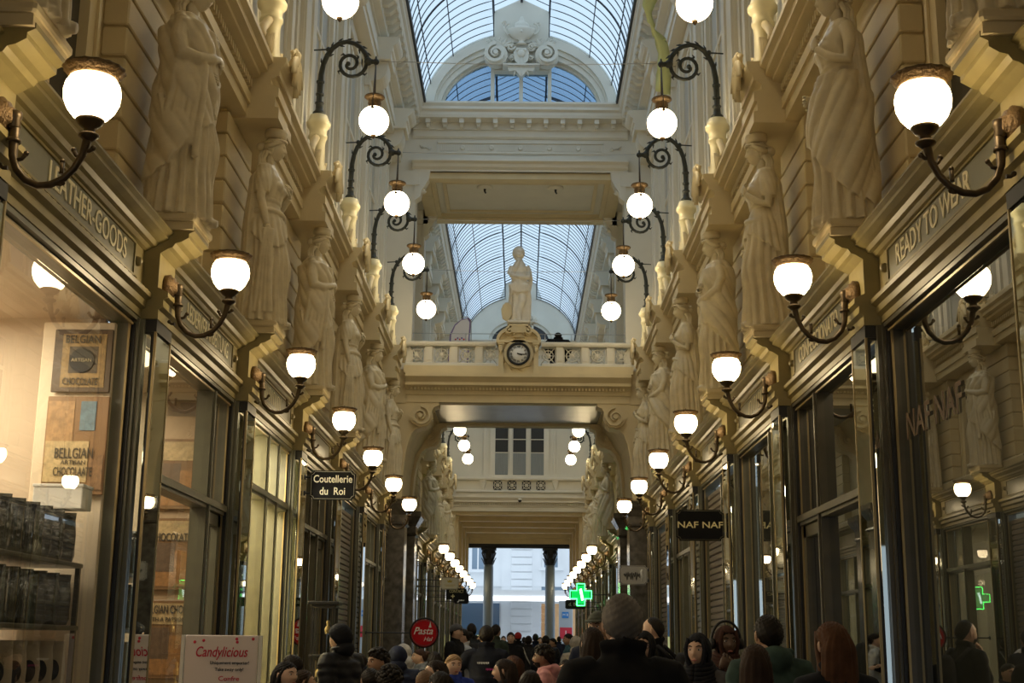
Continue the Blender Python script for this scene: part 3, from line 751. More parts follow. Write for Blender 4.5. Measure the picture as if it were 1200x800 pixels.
# ---------------------------------------------------------------- pedestals, scrolled arms and hanging globes
def make_pedestal(s, loc, label, grp):
    root = empty('lamp_pedestal', loc, 0, label, 'pedestal', grp)
    MB().lathe([(0.14, 0.0), (0.14, 0.06), (0.13, 0.10), (0.10, 0.20), (0.095, 0.45), (0.105, 0.52), (0.12, 0.54), (0.12, 0.57), (0.105, 0.58), (0.115, 0.66), (0.15, 0.70), (0.155, 0.74), (0.13, 0.78), (0.11, 0.84), (0.07, 0.85)], n=24).build('shaft', M['yellow'], root)
    b = MB()
    for d in (-1, 1):
        # scroll volutes climbing on both sides along the wall
        path = [(0, d*(0.16+0.02*k), 0.52-0.05*k) for k in range(6)]
        n = 18
        sp = [(0, d*(0.34+0.12*(1-t/n)*math.cos(t/n*2.6*PI)), 0.14+0.12*(1-t/n)*math.sin(t/n*2.6*PI)) for t in range(n+1)]
        b.tube([(0, d*0.12, 0.50), (0, d*0.22, 0.42), (0, d*0.35, 0.32), (0, d*0.44, 0.22)]+sp, [0.045]*4+[0.04*(1-0.6*t/n) for t in range(n+1)], 8)
        b.box(-0.06, 0.06, d*0.14, d*0.52, -0.0, 0.05)
        for j in range(3): leaf(b, (-0.03*s, d*(0.2+0.1*j), 0.10), (-0.06*s, d*(0.24+0.1*j), 0.30-0.05*j), 0.09, 0.03, side=(0, 1, 0), nrm=(-s, 0, 0))
    b.build('scroll_brackets', M['stone'], root)
    return root
def make_acroterion(s, loc, label, grp):
    root = empty('acroterion', loc, 0, label, 'ornament', grp)
    m = MB(); q = -s
    # broad acanthus leaf hanging over the cornice, curled tip on top
    m.tube([(0, 0, 0.02), (q*0.03, 0, 0.10), (q*0.05, 0, 0.17), (q*0.03, 0, 0.21), (-q*0.02, 0, 0.20)], [0.07, 0.055, 0.045, 0.04, 0.02], 8)
    for d, l in ((0, 0.42), (-0.08, 0.34), (0.08, 0.34), (-0.15, 0.24), (0.15, 0.24)):
        leaf(m, (q*0.03, d*0.5, 0.12), (q*0.055, d*1.4, 0.12-l), 0.11, 0.04, side=(0, 1, 0), nrm=(q, 0, 0), curl=-0.05)
    for d in (-1, 1):
        m.tube([(q*0.02, d*0.05, 0.12), (q*0.04, d*0.11, 0.16), (q*0.03, d*0.15, 0.12), (q*0.03, d*0.12, 0.08)], [0.025, 0.022, 0.02, 0.012], 6)
        m.sphere((q*0.05, d*0.06, 0.02), 0.035, 8, 6)
    m.build('leaf_cluster', M['stone'], root)
    return root
def make_globe(s, loc, label, grp):
    """scrolled arm with its hanging globe; origin on top of the pedestal"""
    q = -s
    root = empty('hanging_globe_lamp', loc, 0, label, 'hanging lamp', grp)
    a = MB()
    path = [(0, 0), (0, 0.08), (-0.005, 0.2), (0.0, 0.42), (0.005, 0.55), (0.03, 0.70), (0.075, 0.82), (0.14, 0.92), (0.22, 0.985), (0.32, 1.01), (0.42, 0.985), (0.50, 0.93), (0.56, 0.85), (0.59, 0.77), (0.60, 0.74)]
    a.tube([(q*x, 0, z) for x, z in path], [0.05, 0.045, 0.035, 0.040, 0.036, 0.033, 0.033, 0.032, 0.031, 0.03, 0.03, 0.03, 0.032, 0.035, 0.03], 10)
    a.lathe([(0.075, 0.0), (0.08, 0.03), (0.05, 0.06), (0.045, 0.14), (0.06, 0.16), (0.045, 0.18)], n=14)
    for z in (0.28, 0.45): a.lathe([(0.05, z-0.012), (0.052, z+0.012), (0.035, z+0.02)], n=12)
    # inner scroll
    n = 26; sp = []
    for i in range(n+1):
        t = i/n; r = 0.18*(1-t)**0.75+0.018; ang = 0.45-t*3.3*PI*0.95
        sp.append((q*(0.40+r*math.cos(ang)*0.95-0.05*t), 0, 0.70+r*math.sin(ang)))
    a.tube([(q*0.59, 0, 0.77)]+sp, [0.026]+[0.026-0.006*i/n for i in range(n+1)], 8)
    a.sphere((q*0.345, 0, 0.705), 0.032, 8, 6)
    # thorny leaves along the arm
    def thorn(i, side, L=0.06):
        x, z = path[i]; x2, z2 = path[min(i+1, len(path)-1)]; dx, dz = x2-x, z2-z; l = math.hypot(dx, dz) or 1; nx, nz = -dz/l*side, dx/l*side
        a.tube([(q*x, 0, z), (q*(x+nx*L*0.6+dx/l*L*0.3), 0, z+nz*L*0.6+dz/l*L*0.3), (q*(x+nx*L+dx/l*L), 0, z+nz*L+dz/l*L)], [0.022, 0.016, 0.004], 6)
    for i, sd_ in ((5, 1), (6, -1), (7, 1), (8, 1), (9, 1), (10, 1), (11, 1), (12, 1), (8, -1), (11, -1)): thorn(i, sd_)
    for i in (3, 8, 12, 16):
        x, y_, z = sp[i]; cx, cz = q*0.40, 0.70; dx, dz = x-cx, z-cz; l = math.hypot(dx, dz) or 1
        a.tube([(x, 0, z), (x+dx/l*0.045, 0, z+dz/l*0.045), (x+dx/l*0.05-dz/l*0.04, 0, z+dz/l*0.05+dx/l*0.04)], [0.02, 0.014, 0.004], 6)
    a.sphere((q*0.60, 0, 0.74), 0.055, 10, 8); a.tube([(q*0.60, 0, 0.74), (q*0.68, 0, 0.735), (q*0.70, 0, 0.72)], [0.04, 0.032, 0.03], 8)
    a.sphere((q*0.70, 0, 0.735), 0.042, 10, 8); a.tube([(q*0.70, 0, 0.74), (q*0.70, 0, 0.81)], [0.022, 0.010], 6)
    a.sphere((q*0.085, 0, 0.90), 0.035, 8, 6); a.tube([(q*0.08, 0, 0.90), (-q*0.10, 0, 0.89)], 0.010, 6)
    a.build('scroll_arm', M['bronze_gr'], root)
    r = MB()
    for d in (-0.03, 0.03): r.tube([(q*0.70, d*0.4, 0.70), (q*0.70, d, 0.27)], 0.008, 6)
    r.tube([(q*0.70, -0.035, 0.70), (q*0.70, -0.205, 0.06), (q*0.70, -0.205, 0.03)], 0.006, 5); r.sphere((q*0.70, -0.205, 0.03), 0.022, 8, 6)
    r.build('suspension_rod', M['bronze'], root)
    MB().lathe([(0.03, 0.30), (0.125, 0.29), (0.13, 0.275), (0.10, 0.25), (0.075, 0.23), (0.085, 0.20), (0.075, 0.15), (0.10, 0.12), (0.05, 0.11)], (q*0.70, 0, -0.03), 22).build('cap', M['crown'], root)
    MB().sphere((q*0.70, 0, -0.07), 0.19, 28, 18).build('lamp_globe', M['glow_high'], root)
    MB().lathe([(0.02, -0.255), (0.035, -0.265), (0.025, -0.285), (0.008, -0.31)], (q*0.70, 0, 0), 10).build('finial', M['crown'], root)
    return root
GLY = [y for y in PY if y > 5]; GRY = [37.0, 40.2, 43.4, 46.6]
for s in (-1, 1):
    fp = fa = fg = None; sd = sidename(s)
    ys = PY[1:]+RY[1:]
    vis = [y for y in ys if y > 11]
    for y in ys:
        if y < 5: continue
        o_ = 'above statue %s from the viewer, %s side' % (ORD[ys.index(y)], sd)
        lp = 'yellow-lit turned pedestal on the cornice '+o_
        la = 'curled acanthus leaf hanging over the cornice '+o_
        lg = 'white globe lamp on scrolled iron arm '+o_
        if fp is None:
            fp = make_pedestal(s, (s*2.525, y, 7.24), lp, 'yellow-lit lamp pedestals on the %s cornice' % sd)
            fa = make_acroterion(s, (s*2.29, y, 7.24), la, 'acanthus leaves on the %s cornice' % sd)
            fg = make_globe(s, (s*2.525, y, 8.095), lg, 'hanging globe lamps on the %s side' % sd)
        else:
            dup(fp, (s*2.525, y, 7.24), label=lp); dup(fa, (s*2.29, y, 7.24), label=la); dup(fg, (s*2.525, y, 8.095), label=lg)
# cross wires between the arms
for i, y in enumerate([y for y in GLY if y > 11][:5]):
    MB().tube([(-1.76, y, 8.84), (0, y, 8.80), (1.76, y, 8.84)], 0.005, 5).build('cross_wire', M['wire'])
    o = C.objects[-1]; tag(o, 'thin steel wire across the passage, %s from the viewer' % ORD[i+1], 'wire', 'wires between the globe lamps')
# ---------------------------------------------------------------- figure library (forward = +X)
def head_rings(c, S=1.0, rx=0.095, ry=0.075, rz=0.118, na=56, ne=44, fem=1.0, jaw=1.0, child=False):
    rings = []
    G = lambda u: math.exp(-u*u)
    for i in range(ne+1):
        e = -PI/2*0.985+PI*0.985*i/ne; ring = []
        for j in range(na):
            a = 2*PI*j/na; a = a-0.28*math.sin(a)           # denser at the face
            x, y, z = rx*math.cos(e)*math.cos(a), ry*math.cos(e)*math.sin(a), rz*math.sin(e)
            if z < 0:
                k = -z/rz; y *= 1-0.22*k**1.5*jaw
                if x < 0: x *= 1-0.45*k
                else: x *= 1+0.10*k*(1-k)
            fr = max(0.0, math.cos(a))
            if fr > 0.05:
                o = 0.0
                zn = z
                g = 0 if zn > 0.03 or zn < -0.042 else ((0.03-zn)/0.056 if zn > -0.026 else (zn+0.042)/0.016)
                o += (0.012 if child else 0.022)*g*G(y/(0.008+0.006*g))
                o -= 0.0095*G((abs(y)-0.031)/0.014)*G((zn-0.010)/0.012)
                o += 0.0045*G((zn-0.034)/0.010)*G(y/0.055)
                o += 0.0075*G(y/0.020)*G((zn+0.056)/0.006)+0.0075*G(y/0.017)*G((zn+0.069)/0.006)
                o += 0.010*G(y/0.024)*G((zn+0.098)/0.015)
                o += (0.009 if child else 0.004)*G((abs(y)-0.040)/0.020)*G((zn+0.030)/0.022)
                x += o*min(1, fr*1.6)
            ring.append((c[0]+x*S, c[1]+y*S, c[2]+z*S))
        rings.append(ring)
    return rings
def add_head(mb, c, S=1.0, **k):
    mb.loft(head_rings(c, S, **k))
    for q in (-1, 1): mb.sphere((c[0]-0.008*S, c[1]+q*0.074*S, c[2]-0.004*S), 0.026*S, 8, 6, (0.55, 0.35, 1.15))
def rotpart(mb, start, pivot, yaw=0, pitch=0, roll=0):
    m = Matrix.Translation(pivot) @ Matrix.Rotation(yaw, 4, 'Z') @ Matrix.Rotation(pitch, 4, 'Y') @ Matrix.Rotation(roll, 4, 'X') @ Matrix.Translation(-Vector(pivot))
    mb.xf(m, start)
def ridge(u): return abs(math.sin(u))**0.75
def interp(tab, z):
    if z <= tab[0][0]: return tab[0][1:]
    for a, b in zip(tab, tab[1:]):
        if z <= b[0]:
            t = (z-a[0])/(b[0]-a[0]); t = t*t*(3-2*t)
            return tuple(p+(q-p)*t for p, q in zip(a[1:], b[1:]))
    return tab[-1][1:]
def cloth(mb, tab, z0, z1, fold, na=144, nz=90, a0=0, a1=2*PI, hem=None, thick=None, top=None):
    """elliptical garment: tab (z, rx, ry, cx, cy); fold(a,z)->radial offset in metres"""
    rings = []
    for i in range(nz+1):
        ring = []
        for j in range(na):
            a = a0+(a1-a0)*j/na
            zl = z0+(hem(a) if hem else 0); zh = z1+(top(a) if top else 0); z = zl+(zh-zl)*i/nz
            rx, ry, cx, cy = interp(tab, z)
            o = fold(a, z)
            ring.append((cx+(rx+o)*math.cos(a), cy+(ry+o)*math.sin(a), z))
        rings.append(ring)
    mb.loft(rings)
def hand(mb, wrist, d, up, S=1.0, curl=0.5, side=1, grip=0.0):
    """five-fingered hand: d = direction of the fingers, up = back of the hand normal"""
    d = Vector(d).normalized(); up = Vector(up); up = (up-d*up.dot(d)).normalized(); sd = d.cross(up)*side; w = Vector(wrist)
    rings = []
    for t, hw, ht in ((0, .024, .019), (.025, .033, .017), (.06, .041, .016), (.088, .040, .013)):
        p = w+d*t*S
        rings.append([tuple(p+sd*(hw*S*math.cos(a))+up*(ht*S*math.sin(a))) for a in [k*PI/5 for k in range(10)]])
    mb.loft(rings)
    for f, (off, ln) in enumerate(((-.031, .062), (-.011, .078), (.010, .083), (.030, .074))):
        p = w+d*0.082*S+sd*off*S; pts = [p]; ang = 0.15+curl*0.25
        for seg, l in enumerate((0.45, 0.32, 0.25)):
            ang += curl*0.75 if seg else curl*0.45
            dd = d*math.cos(ang)-up*math.sin(ang); p = p+dd*ln*l*S; pts.append(p)
        mb.tube(pts, [0.0098*S, 0.0092*S, 0.0085*S, 0.0065*S], 6)
    p = w+d*0.025*S-sd*0.030*S
    mb.tube([p, p+(d*0.7-sd*0.75-up*0.25)*0.035*S, p+(d*1.1-sd*0.8-up*0.6*(0.4+curl))*0.055*S, p+(d*1.5-sd*0.55-up*0.8*(0.4+curl))*0.062*S], [0.014*S, 0.0115*S, 0.010*S, 0.008*S], 6)

def remeshed(mb, voxel, name='m'):
    me = mb.mesh(name, M['statue']); o = bpy.data.objects.new(name, me); C.objects.link(o)
    r = o.modifiers.new('r', 'REMESH'); r.mode = 'VOXEL'; r.voxel_size = voxel; r.use_smooth_shade = True
    s = o.modifiers.new('s', 'SMOOTH'); s.factor = 0.5; s.iterations = 1
    dg = bpy.context.evaluated_depsgraph_get(); me2 = bpy.data.meshes.new_from_object(o.evaluated_get(dg))
    bpy.data.objects.remove(o); bpy.data.meshes.remove(me)
    return me2
def join_meshes(name, meshes, mats):
    v, f, mi, n = [], [], [], 0
    for me, k in meshes:
        co = np.empty(len(me.vertices)*3, dtype=np.float32); me.vertices.foreach_get('co', co); v += co.reshape(-1, 3).tolist()
        for p in me.polygons: f.append([n+i for i in p.vertices]); mi.append(k)
        n += len(me.vertices)
    out = bpy.data.meshes.new(name); out.from_pydata(v, [], f)
    for m in mats: out.materials.append(m)
    out.polygons.foreach_set('material_index', mi); out.polygons.foreach_set('use_smooth', [True]*len(f)); out.update()
    return out

def make_caryatid(kind):
    m = MB()
    # tunic
    T = [(0.0, .185, .215, -.01, 0), (.06, .175, .20, -.01, 0), (.35, .150, .180, 0, 0), (.62, .155, .185, .01, .0), (.90, .158, .200, .0, .0), (1.02, .142, .178, 0, 0), (1.16, .112, .145, 0, 0),
         (1.24, .125, .150, .01, 0), (1.33, .140, .162, .018, 0), (1.40, .125, .170, .01, 0), (1.49, .095, .180, -.005, 0), (1.545, .070, .150, -.01, 0), (1.575, .055, .07, -.01, 0)]
    ph = {'A': 0.3, 'B': 1.1, 'C': 2.0}[kind]
    def fold(a, z):
        k = max(0, min(1, (1.10-z)/0.9)); front = math.cos(a)
        f = 0.060*k**0.7*ridge(a*8.5+ph+0.9*math.sin(z*2.2+ph)+0.25*math.sin(a*3))
        f += 0.014*k*ridge(a*19+z*3)
        if z > 1.12: f += 0.006*ridge(a*7+8*(z-1.2)*math.copysign(1, math.sin(a)))
        # forward knee
        f += 0.045*math.exp(-((z-0.55)/0.22)**2)*math.exp(-((a-0.5)/0.55)**2)-0.018*math.exp(-((z-0.55)/0.28)**2)*math.exp(-((a+0.5)/0.35)**2)
        return f
    cloth(m, T, 0.0, 1.575, fold, na=200, nz=110)
    # bust
    for q in (-1, 1): m.sphere((0.105, q*0.068, 1.335), 0.062, 14, 10, (0.95, 1, 1))
    # neck and feet
    m.lathe([(0.062, 1.50), (0.052, 1.56), (0.050, 1.62), (0.056, 1.68)], (0.0, 0, 0), 18)
    for q, dx in ((-1, 0.03), (1, 0.08)):
        m.tube([(0.02+dx, q*0.07, 0.03), (0.12+dx, q*0.075, 0.03), (0.18+dx, q*0.08, 0.02)], [0.045, 0.042, 0.028], 10)
    OV = [(0.5, .20, .235, 0, 0), (.75, .185, .222, .005, 0), (.95, .168, .210, .0, .0), (1.08, .135, .170, 0, 0), (1.17, .118, .150, 0, 0), (1.3, .15, .17, .01, 0)]
    def rope(pts, r0, r1, n=8): m.tube(pts, [r0+(r1-r0)*i/(len(pts)-1) for i in range(len(pts))], n)
    if kind == 'A':
        # hip-length overfold with scalloped hem, rolled girdle, near arm hanging, far hand raised to the chest
        cloth(m, OV, 0.80, 1.15, lambda a, z: 0.036*(1.15-z)/0.35*ridge(a*9+z*4)+0.004, na=160, nz=30, hem=lambda a: 0.10*math.sin(a*2+0.5)+0.018*math.sin(a*18))
        m.tube([(0.150*math.cos(a)*1.05, 0.185*math.sin(a), 1.03+0.05*math.sin(a+2.6)) for a in [k*PI/16 for k in range(33)]], 0.026, 8)
        for s_ in (-1, 1):
            cloth(m, [(1.18, .062, .062, -.015, s_*.20), (1.36, .072, .070, -.01, s_*.20), (1.50, .066, .066, -.01, s_*.165), (1.55, .04, .04, -.01, s_*.13)], 1.24, 1.55, lambda a, z: 0.008*ridge(a*5+z*20), na=40, nz=24)
        m.tube([(-0.01, -0.195, 1.46), (-0.015, -0.225, 1.30), (-0.01, -0.235, 1.17), (0.02, -0.232, 1.05), (0.05, -0.222, 0.92)], [0.050, 0.046, 0.040, 0.036, 0.026], 12)
        m.tube([(-0.01, 0.195, 1.46), (-0.01, 0.225, 1.30), (0.0, 0.22, 1.16), (0.10, 0.18, 1.20), (0.185, 0.12, 1.29)], [0.050, 0.046, 0.042, 0.036, 0.026], 12)
        # hanging veil end held in the near hand
        for k in range(4): rope([(0.04+0.02*k, -0.235+0.01*k, 0.88), (0.02+0.025*k, -0.24, 0.6), (0.0+0.035*k, -0.235, 0.30), (-0.02+0.045*k, -0.22, 0.08)], 0.022, 0.035)
        hands = [((0.05, -0.222, 0.92), (0.25, 0.1, -1), (0.3, -1, 0), -1), ((0.185, 0.12, 1.29), (0.25, -0.5, 0.8), (1, 0.3, 0), 1)]
    elif kind == 'B':
        # wrapped cloak: diagonal folds, forearm across the waist, cloak falling from the arm
        CL = [(0.2, .205, .235, -.02, 0), (.6, .185, .225, -.01, 0), (.95, .178, .225, -.005, 0), (1.15, .150, .20, 0, 0), (1.30, .165, .215, 0, 0), (1.42, .150, .220, -.01, 0), (1.50, .115, .200, -.015, 0), (1.56, .075, .12, -.02, 0)]
        cloth(m, CL, 0.55, 1.56, lambda a, z: 0.046*ridge(6.5*z+2.2*a+0.6*math.sin(a*2))*(1 if z < 1.45 else 0.4)+0.018*ridge(15*z+5*a), na=180, nz=90,
              hem=lambda a: 0.30*math.cos(a-0.4)-0.05+0.015*math.sin(a*16), top=lambda a: -0.05*max(0, math.cos(a)))
        m.tube([(0.0, -0.20, 1.46), (-0.01, -0.245, 1.30), (0.02, -0.25, 1.18), (0.12, -0.20, 1.16), (0.20, -0.10, 1.20), (0.215, -0.03, 1.23)], [0.062, 0.062, 0.060, 0.048, 0.034, 0.026], 12)
        m.tube([(0.0, 0.20, 1.46), (-0.01, 0.24, 1.30), (0.03, 0.24, 1.17), (0.13, 0.17, 1.10), (0.20, 0.06, 1.08)], [0.058, 0.056, 0.052, 0.044, 0.03], 12)
        for k in range(6): rope([(0.16-0.035*k, -0.15-0.02*k, 1.13-0.01*k), (0.17-0.04*k, -0.19-0.012*k, 0.9), (0.15-0.045*k, -0.20-0.01*k, 0.62+0.05*(k % 2)), (0.14-0.05*k, -0.20-0.01*k, 0.42+0.09*k)], 0.03, 0.026)
        for k in range(7): rope([(0.1*math.cos(t)+0.05, 0.16*math.sin(t), 1.44-0.03*k-0.07*math.cos(t)) for t in [-1.3+i*0.37 for i in range(8)]], 0.010, 0.010, 6)
        hands = [((0.215, -0.03, 1.23), (0.1, 1, 0.25), (1, 0, 0.3), -1), ((0.20, 0.06, 1.08), (0.2, -1, 0.1), (1, 0, 0.2), 1)]
    else:
        # bare near arm bent to the hip, gown caught at the hip and falling in a cascade of zigzag folds
        cloth(m, OV, 0.30, 1.12, lambda a, z: 0.044*ridge(5.0*z-2.6*a+0.5)+0.018*ridge(12*z-6*a), na=160, nz=70, hem=lambda a: 0.30*math.cos(a+0.9)+0.10+0.015*math.sin(a*17))
        m.tube([(-0.01, -0.195, 1.47), (-0.045, -0.235, 1.32), (-0.05, -0.25, 1.17), (0.05, -0.235, 1.08), (0.14, -0.19, 1.05)], [0.052, 0.047, 0.040, 0.035, 0.025], 12)
        m.tube([(-0.01, 0.195, 1.47), (-0.02, 0.235, 1.32), (0.0, 0.24, 1.18), (0.10, 0.18, 1.22), (0.18, 0.10, 1.32)], [0.050, 0.046, 0.042, 0.036, 0.026], 12)
        for k in range(9):
            z = 1.0-0.095*k; x = 0.10-0.022*k
            m.tube([(x-0.06, -0.20, z), (x, -0.235-0.01*(k % 2), z-0.03), (x+0.06*(1 if k % 2 else 0.6), -0.215, z-0.055), (x, -0.235, z-0.085), (x-0.05, -0.215, z-0.10)], [0.02, 0.028, 0.022, 0.028, 0.018], 8)
        for k in range(5): rope([(0.10-0.035*k, -0.21, 1.0), (0.07-0.035*k, -0.235, 0.7), (0.02-0.035*k, -0.23, 0.4), (-0.02-0.03*k, -0.22, 0.16+0.03*k)], 0.02, 0.03)
        hands = [((0.14, -0.19, 1.05), (0.9, 0.35, -0.2), (0.3, -1, 0.3), -1), ((0.18, 0.10, 1.32), (0.2, -0.4, 0.9), (1, 0.3, 0), 1)]
    if kind != 'B':
        for k in range(6): rope([(0.10*math.cos(t)+0.025, 0.135*math.sin(t), 1.46-0.028*k-(0.05+0.012*k)*math.cos(t)) for t in [-1.3+i*0.37 for i in range(8)]], 0.007, 0.007, 6)
        rope([(0.118*math.cos(a)+0.0, 0.152*math.sin(a), 1.19) for a in [k*PI/12 for k in range(25)]], 0.016, 0.016)
    # cloak down the back against the wall
    cloth(m, [(0, .10, .20, -.13, 0), (.9, .09, .19, -.11, 0), (1.4, .07, .17, -.09, 0), (1.52, .05, .10, -.06, 0)], 0.02, 1.5, lambda a, z: 0.014*ridge(a*9+z*2), na=90, nz=40)
    body = remeshed(m, 0.0078)
    for v in body.vertices:
        if v.co.x < -0.208: v.co.x = -0.208
    # head, hair
    h = MB(); hc = (0.035, 0, 1.745)
    add_head(h, hc, 1.0, jaw=1.1)
    st = 0
    hair = MB()
    rings = []
    for i in range(31):
        e = -0.75+(PI/2+0.72)*i/30; ring = []
        for j in range(60):
            a = 2*PI*j/60; fr = max(0, math.cos(a))
            el = max(e, 0.42*fr*1.25 if fr > 0 else -0.75)
            wv = 0.007*math.sin(el*16+math.cos(a)*6)+0.004*math.sin(a*14+el*9)
            ring.append((hc[0]-0.010+(0.108+wv)*math.cos(el)*math.cos(a), (0.090+wv)*math.cos(el)*math.sin(a), hc[2]+0.006+(0.132+wv)*math.sin(el)))
        rings.append(ring)
    hair.loft(rings)
    hair.sphere((hc[0]-0.125, 0, hc[2]+0.01), 0.055, 14, 10, (1, 1.1, 0.95))
    for q in (-1, 1):
        for k in range(3):
            hair.tube([(hc[0]-0.05-0.025*k, q*(0.075-0.01*k), hc[2]-0.05), (hc[0]-0.075-0.02*k, q*0.085, hc[2]-0.12), (hc[0]-0.055-0.02*k, q*(0.10+0.01*k), hc[2]-0.19), (hc[0]-0.075-0.02*k, q*(0.095+0.01*k), hc[2]-0.26-0.03*k)], [0.022, 0.020, 0.019, 0.010], 8)
        hair.tube([(hc[0]+0.06, q*0.045, hc[2]+0.085), (hc[0]+0.03, q*0.078, hc[2]+0.045), (hc[0]-0.02, q*0.090, hc[2]+0.01), (hc[0]-0.08, q*0.07, hc[2]-0.005)], [0.018, 0.024, 0.026, 0.024], 8)
    # diadem and cushion under the abacus
    hair.tube([(hc[0]-0.01+0.105*math.cos(a), 0.09*math.sin(a), hc[2]+0.062+0.02*math.cos(a)) for a in [k*PI/12 for k in range(25)]], 0.013, 6)
    hair.lathe([(0.085, 0.095), (0.10, 0.115), (0.105, 0.135), (0.10, 0.15), (0.105, 0.165), (0.105, 0.185)], (hc[0]-0.015, 0, hc[2]), 24)
    hm = hair.mesh('h', M['statue']); hd = h.mesh('h2', M['statue'])
    hands_ = []
    for w_, d, up, sd_ in hands:
        hn = MB(); hand(hn, w_, d, up, 1.0, 0.7, sd_); hands_.append(hn.mesh('caryatid_hand', M['statue']))
    yaw = {'A': 0.0, 'B': -0.10, 'C': 0.12}[kind]
    R = Matrix.Translation((0.0, 0, 1.6)) @ Matrix.Rotation(yaw, 4, 'Z') @ Matrix.Rotation(0.10, 4, 'Y') @ Matrix.Translation((0, 0, -1.6))
    hm.transform(R); hd.transform(R)
    return [('body', body), ('head', hd), ('hair', hm), ('hand', hands_[0]), ('hand', hands_[1])]
CAR = {k: make_caryatid(k) for k in 'ABC'}
PLINTH = MB().box(-0.17, 0.18, -0.24, 0.24, -0.12, -0.055).bbox(-0.20, 0.20, -0.27, 0.27, -0.06, 0.0, 0.015).mesh('plinth', M['stone'])
DESC = {'A': 'one arm hanging, hand at chest', 'B': 'wrapped in a cloak', 'C': 'bare arm bent to the hip'}
for s in (-1, 1):
    ys = [y for y in PY if y > 2]+RY[1:]
    for i, y in enumerate(ys):
        kd = ['B', 'A', 'B', 'A', 'B', 'A'][i % 6] if s < 0 else ['C', 'A', 'B', 'A', 'B', 'A'][i % 6]
        if i == 0: kd = 'A'
        elif i == 1: kd = 'A'
        else: kd = (['B', 'A', 'B', 'A', 'B', 'A', 'B', 'A', 'B', 'A', 'B'] if s < 0 else ['C', 'A', 'B', 'A', 'B', 'A', 'C', 'A', 'B', 'A', 'B'])[i-2]
        if y < 5: continue
        src = CAR[kd]
        root = empty('caryatid_statue', (s*2.465, y, 4.565), 0 if s < 0 else PI,
                     '%s stone caryatid on the %s wall, %s' % (ORD[i], sidename(s), DESC[kd] if y < 30 else 'beyond the clock bridge'), 'statue', 'caryatids along the %s wall' % sidename(s))
        for part, me in src:
            if not me.materials: me.materials.append(M['statue'])
            o = bpy.data.objects.new(part, me); C.objects.link(o); o.parent = root
            o.scale = (1.06, 1.10, 1.045)
        o = bpy.data.objects.new('plinth', PLINTH); C.objects.link(o); o.parent = root

